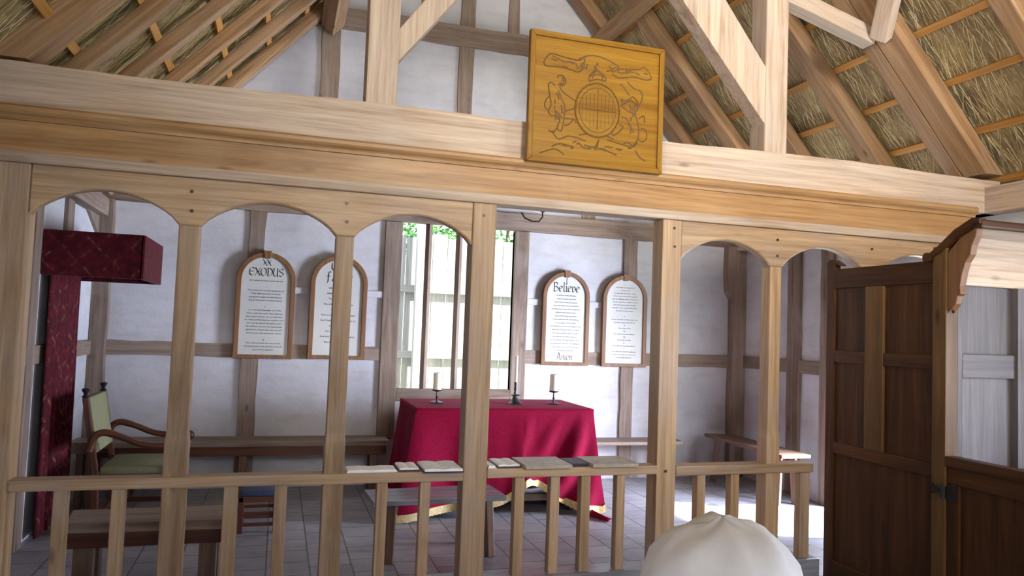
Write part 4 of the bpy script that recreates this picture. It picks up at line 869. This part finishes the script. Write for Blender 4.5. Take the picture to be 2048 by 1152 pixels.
# side partition between the screen and the corner post
pbox('stile', -0.10, -0.025, 0.0, 2.10); pbox('corner_post', -1.005, -0.915, 0.0, 2.16, PXF - 0.012, PXF + 0.08, mat='pewlight')
pbox('top_rail', -0.915, -0.10, 1.955, 2.085, ax='y'); pbox('middle_rail', -0.915, -0.10, 1.455, 1.535, ax='y')
pbox('lower_rail', -0.915, -0.10, 0.845, 0.92, ax='y'); pbox('bottom_rail', -0.915, -0.10, 0.0, 0.14, ax='y')
pbox('muntin', -0.535, -0.385, 0.92, 1.955, PXF - 0.004, mat='pewlight')
for y0, y1, z0, z1 in ((-0.39, -0.095, 1.53, 1.96), (-0.92, -0.53, 1.53, 1.96), (-0.39, -0.095, 0.915, 1.46), (-0.92, -0.53, 0.915, 1.46), (-0.92, -0.095, 0.135, 0.85)):
    pbox('panel', y0, y1, z0, z1, PXF + 0.016, PXF + 0.034, bv=0)
# scrolled finial of the stile
MB().prism([(-0.10, 2.09), (-0.025, 2.09), (-0.02, 2.13), (-0.045, 2.155), (-0.09, 2.15), (-0.15, 2.115), (-0.155, 2.105), (-0.10, 2.12)], 'x', PXF, PXF + 0.05).build('finial', wood('pew', 'z'), pw, 0.004)
# lower front towards the nave with door
pbox('cap_rail', -2.85, -1.005, 0.925, 0.98, PXF - 0.015, PXF + 0.065, 'y'); pbox('upper_rail', -2.85, -1.005, 0.83, 0.925, ax='y'); pbox('bottom_rail', -2.85, -1.005, 0.0, 0.14, ax='y')
for y0, y1 in ((-1.085, -1.005), (-2.0, -1.9), (-2.85, -2.76)): pbox('stile', y0, y1, 0.14, 0.83)
for y0, y1 in ((-1.90, -1.085), (-2.76, -2.0)): pbox('panel', y0 - 0.005, y1 + 0.005, 0.135, 0.835, PXF + 0.016, PXF + 0.034, bv=0)
MB().prism([(-0.922, 0.755), (-0.95, 0.772), (-0.985, 0.772), (-0.985, 0.80), (-0.95, 0.80), (-0.922, 0.82)], 'x', PXF - 0.018, PXF - 0.012).build('hinge', IRON, pw, 0.001)
MB().prism([(-1.005, 0.745), (-1.075, 0.74), (-1.075, 0.83), (-1.005, 0.812)], 'x', PXF - 0.010, PXF + 0.001).build('hinge', IRON, pw, 0.001)
hng = bpy.data.objects['hinge']
MB().tube([(PXF - 0.018, -0.995, 0.745), (PXF - 0.018, -0.995, 0.825)], 0.009, 8).build('hinge_pin', IRON, hng)
# pew back: pale panelling facing the nave
PY = -0.985
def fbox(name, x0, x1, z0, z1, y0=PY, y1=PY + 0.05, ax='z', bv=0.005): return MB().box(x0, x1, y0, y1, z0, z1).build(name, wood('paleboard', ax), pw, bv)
RXP = RX - 0.005
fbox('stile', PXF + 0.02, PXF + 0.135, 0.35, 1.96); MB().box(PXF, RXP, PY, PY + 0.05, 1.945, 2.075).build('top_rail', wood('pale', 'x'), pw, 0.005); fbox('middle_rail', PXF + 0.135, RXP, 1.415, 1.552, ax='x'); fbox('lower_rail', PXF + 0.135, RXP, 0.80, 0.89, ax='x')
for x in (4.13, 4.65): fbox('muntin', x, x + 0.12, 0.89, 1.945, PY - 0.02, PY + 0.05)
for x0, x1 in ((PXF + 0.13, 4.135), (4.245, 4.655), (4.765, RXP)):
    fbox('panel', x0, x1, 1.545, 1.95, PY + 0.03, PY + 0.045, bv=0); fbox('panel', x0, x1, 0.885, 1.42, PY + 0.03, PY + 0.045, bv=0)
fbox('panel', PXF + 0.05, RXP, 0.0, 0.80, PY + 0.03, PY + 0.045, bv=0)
MB().box(PXF + 0.06, RXP, PY - 0.42, PY + 0.03, 0.43, 0.47).build('seat', wood('pew', 'x'), pw, 0.005)
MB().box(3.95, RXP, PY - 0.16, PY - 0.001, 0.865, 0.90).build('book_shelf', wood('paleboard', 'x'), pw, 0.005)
# coved canopy rising outwards to the nave, with end board, bracket and mouldings
cov = [(PY - 0.005, 2.065), (PY - 0.015, 2.10), (PY - 0.05, 2.155), (PY - 0.10, 2.205), (PY - 0.16, 2.235), (PY - 0.20, 2.245)]
cov2 = [(y + 0.0, z + 0.022) for y, z in cov][::-1]
MB().prism(cov + [(PY - 0.20, 2.27), (PY - 0.155, 2.262), (PY - 0.09, 2.232), (PY - 0.03, 2.18), (PY + 0.015, 2.115), (PY + 0.02, 2.065)], 'x', PXF + 0.035, RXP).build('cove', wood('pale', 'x'), pw)
MB().box(PXF - 0.01, RXP, PY - 0.245, PY - 0.195, 2.238, 2.285).build('crown_moulding', wood('pew', 'x'), pw, 0.012)
MB().prism([(PY + 0.10, 2.085), (PY + 0.02, 2.12), (PY - 0.10, 2.205), (PY - 0.20, 2.262), (PY - 0.24, 2.262), (PY - 0.24, 2.292), (PY - 0.19, 2.296), (PY - 0.08, 2.245), (PY + 0.04, 2.155), (PY + 0.10, 2.12)], 'x', PXF - 0.025, PXF + 0.03).build('rake_moulding', wood('pew', 'y'), pw, 0.008)
MB().tube([(PXF - 0.03, PY + 0.10, 2.102), (PXF + 0.08, PY + 0.10, 2.102)], 0.028, 14).build('roll_end', wood('pew', 'x'), pw)
brk = [(PY - 0.02, 1.80), (PY - 0.045, 1.795), (PY - 0.075, 1.83), (PY - 0.085, 1.875), (PY - 0.105, 1.885), (PY - 0.10, 1.93), (PY - 0.115, 2.00), (PY - 0.135, 2.06), (PY - 0.165, 2.10), (PY - 0.175, 2.15), (PY - 0.20, 2.20), (PY - 0.205, 2.245), (PY - 0.10, 2.20), (PY - 0.02, 2.12)]
MB().prism(brk, 'x', PXF, PXF + 0.045).build('bracket', wood('frame', 'z'), pw, 0.005)
MB().lathe([(0.003, 0), (0.010, 0.008), (0.006, 0.02)], (PXF + 0.022, PY - 0.04, 1.778), 10).build('pendant', wood('pew', 'z'), pw)

# ------------------------------------------------------------------ visitor in the foreground (only the hat top reaches into the picture)
hx, hy, hz = 0.787, -3.12, 1.262
per = thing('person', (hx, hy, 0), 'person in a crumpled cream cloth hat standing before the screen at the bottom edge', 'person')
me = bpy.data.meshes.new('body'); bmb = bmesh.new(); lay = None
J = {}
def jv(k, x, y, z, r): J[k] = (Vector((x, y, z)), r)
fx = 0.30; fy = 0.95   # facing direction (towards the altar)
sx_, sy_ = 0.95, -0.30  # to the person's right
def at(side, fwd_, z): return hx + sx_ * side + fx * fwd_, hy + sy_ * side + fy * fwd_, z
def J_(k, s_, f_, z, r): x, y, zz = at(s_, f_, z); jv(k, x, y, zz, r)
J_('pelvis', 0, 0, 0.62, 0.115); J_('waist', 0, 0, 0.72, 0.10); J_('chest', 0, 0, 0.86, 0.115); J_('upper', 0, -0.01, 0.96, 0.095); J_('neck', 0, -0.005, 1.02, 0.045); J_('jaw', 0, 0.015, 1.075, 0.060); J_('head', 0, 0.0, 1.145, 0.088); J_('crown', 0, -0.005, 1.20, 0.070)
for sd, nm in ((1, 'r'), (-1, 'l')):
    J_('sh' + nm, 0.125 * sd, -0.01, 0.955, 0.048); J_('el' + nm, 0.165 * sd, -0.02, 0.765, 0.034); J_('wr' + nm, 0.165 * sd, 0.06, 0.60, 0.024); J_('pa' + nm, 0.16 * sd, 0.085, 0.545, 0.022)
    for q, (o_, ln) in enumerate(((-0.024, 0.050), (-0.008, 0.058), (0.008, 0.054), (0.022, 0.044))):
        J_('f%d' % q + nm, 0.155 * sd, 0.09 + o_, 0.525, 0.0085); J_('t%d' % q + nm, 0.15 * sd, 0.10 + o_ * 1.1, 0.525 - ln, 0.0065)
    J_('th' + nm, 0.15 * sd, 0.125, 0.545, 0.009); J_('tt' + nm, 0.145 * sd, 0.14, 0.51, 0.007)
    J_('hi' + nm, 0.07 * sd, 0, 0.56, 0.082); J_('kn' + nm, 0.08 * sd, 0.01, 0.33, 0.052); J_('an' + nm, 0.085 * sd, -0.01, 0.06, 0.035); J_('to' + nm, 0.09 * sd, 0.11, 0.03, 0.028)
ED = [('pelvis', 'waist'), ('waist', 'chest'), ('chest', 'upper'), ('upper', 'neck'), ('neck', 'jaw'), ('jaw', 'head'), ('head', 'crown')]
for nm in 'rl':
    ED += [('upper', 'sh' + nm), ('sh' + nm, 'el' + nm), ('el' + nm, 'wr' + nm), ('wr' + nm, 'pa' + nm), ('pa' + nm, 'th' + nm), ('th' + nm, 'tt' + nm), ('pelvis', 'hi' + nm), ('hi' + nm, 'kn' + nm), ('kn' + nm, 'an' + nm), ('an' + nm, 'to' + nm)]
    for q in range(4): ED += [('pa' + nm, 'f%d' % q + nm), ('f%d' % q + nm, 't%d' % q + nm)]
def skin_mesh(name, keys, edges, root, mat, parent, scale=1.0, grow=0.0):
    me = bpy.data.meshes.new(name); idx = {k: i for i, k in enumerate(keys)}; o3 = Vector((hx, hy, 0))
    me.from_pydata([J[k][0] - o3 for k in keys], [(idx[a], idx[b]) for a, b in edges], [])
    o = bpy.data.objects.new(name, me); COL.objects.link(o)
    md = o.modifiers.new('skin', 'SKIN'); md.use_smooth_shade = True
    for k in keys:
        sv = me.skin_vertices[0].data[idx[k]]; r = J[k][1] * scale + grow; sv.radius = (r, r); sv.use_root = (k == root)
    sb = o.modifiers.new('sub', 'SUBSURF'); sb.levels = 1; sb.render_levels = 2
    me.materials.append(mat); o.parent = parent; o['_abs'] = (hx, hy, 0)
    return o
skin_mesh('body', list(J), ED, 'pelvis', SKIN, per)
tk = ['pelvis', 'waist', 'chest', 'upper', 'shr', 'shl', 'elr', 'ell']
skin_mesh('shirt', tk, [('pelvis', 'waist'), ('waist', 'chest'), ('chest', 'upper'), ('upper', 'shr'), ('upper', 'shl'), ('shr', 'elr'), ('shl', 'ell')], 'pelvis', SHIRT, per, 1.0, 0.012)
tk = ['pelvis'] + [a + b for b in 'rl' for a in ('hi', 'kn', 'an')]
skin_mesh('trousers', tk, [('pelvis', 'hir'), ('hir', 'knr'), ('knr', 'anr'), ('pelvis', 'hil'), ('hil', 'knl'), ('knl', 'anl')], 'pelvis', TROUSER, per, 1.0, 0.013)
m = MB(); m.lathe([(0.078, -0.055), (0.094, -0.02), (0.098, 0.02), (0.088, 0.06), (0.05, 0.085)], (hx - fx * 0.012, hy - fy * 0.012, 1.145), 24)
m.build('hair', HAIR, per, smooth=True)
# crumpled hat: soft crown with creases and a drooping brim
m = MB(); rows = []; nA = 72
prof = [(0.205, -0.190), (0.185, -0.160), (0.160, -0.135), (0.148, -0.115), (0.142, -0.092), (0.132, -0.068), (0.112, -0.042), (0.088, -0.022), (0.058, -0.008), (0.028, -0.001), (0.004, 0.001)]
rnd = random.Random(3)
def crease(a, k): return 0.0015 * math.sin(3 * a + k * 0.5) + 0.0018 * math.sin(5 * a - k * 0.7 + 1.0) + 0.0008 * math.sin(9 * a + k * 0.9)
for k, (r, z) in enumerate(prof):
    row = []
    for i in range(nA):
        a = 2 * math.pi * i / nA; rr = r + crease(a, k) * (1.3 if k < 8 else 0.6); zz = z + crease(a + 1.3, k * 1.3) * (1.2 if k > 3 else 2.0)
        # two soft ridges across the crown
        px_, py_ = rr * math.cos(a), rr * math.sin(a); 
        if k >= 5:
            u = px_ * sx_ + py_ * sy_; zz += 0.010 * math.exp(-((u - 0.002) / 0.026) ** 2) + 0.014 * math.exp(-((u - 0.072) / 0.028) ** 2)
        nz = mnoise.noise(Vector((px_ * 16, py_ * 16, zz * 12))) * 0.007 + mnoise.noise(Vector((px_ * 38, py_ * 38 + 5, zz * 30))) * 0.0025
        row.append((hx + px_ * (1 + nz * 2), hy + py_ * (1 + nz * 2), hz + zz + nz))
    rows.append(row)
m.grid(rows, closed=True); kk = len(m.v); m.f.append(tuple(range(kk - nA, kk)))
o = m.build('hat', LINEN, per, smooth=True); sol = o.modifiers.new('thickness', 'SOLIDIFY'); sol.thickness = 0.003
o['label'] = 'crumpled cream cloth hat'

# ------------------------------------------------------------------ outside the east window: board fence and greenery
f = thing('board_fence', (2.2, 5.62, -0.13), 'sunlit weathered board fence outside the east window', 'fence')
xx = -0.6
while xx < 6.2:
    wd = random.uniform(0.17, 0.22)
    MB().box(xx, xx + wd - 0.008, 5.60, 5.625, -0.13, 2.80 + random.uniform(-0.04, 0.04)).build('board', wood('fence', 'z'), f, 0.003); xx += wd
for z in (0.45, 1.16, 2.03): MB().box(-0.6, 6.2, 5.555, 5.60, z, z + 0.10).build('fence_rail', wood('fence', 'x'), f, 0.004)
for x in (1.69, 4.1, -0.4): MB().box(x, x + 0.125, 5.44, 5.553, -0.13, 3.0).build('fence_post', wood('fence', 'z'), f, 0.006)
def shrub(x, y, z0, rx, rz, n, label):
    t = thing('leafy_tree', (x, y, -0.13), label, 'tree', 'trees behind the fence')
    MB().tube([(x, y, -0.13), (x + 0.05, y, z0 * 0.6), (x, y, z0 + rz * 0.4)], [0.09, 0.07, 0.03], 8).build('trunk', wood('stud', 'z'), t)
    m = MB()
    for _ in range(n):
        d = Vector((random.gauss(0, 1), random.gauss(0, 1), random.gauss(0, 1))).normalized() * random.uniform(0.3, 1) ** 0.5
        p = Vector((x + d.x * rx, y + d.y * rx, z0 + rz * 0.5 + d.z * rz)); a = Vector((random.gauss(0, 1), random.gauss(0, 1), random.gauss(0, 0.6))).normalized() * 0.07; b2 = a.orthogonal().normalized() * 0.03
        m.add([p - a, p + b2, p + a, p - b2], [(0, 1, 2, 3)])
    m.build('foliage', LEAF, t)['kind'] = 'stuff'
shrub(2.15, 7.0, 2.9, 0.75, 0.75, 1300, 'bright leafy tree above the fence at the middle of the window')
shrub(3.45, 7.2, 2.9, 0.55, 0.8, 900, 'green leafy tree above the fence at the right window light')
for o in bpy.data.objects:
    if '_abs' in o: del o['_abs']
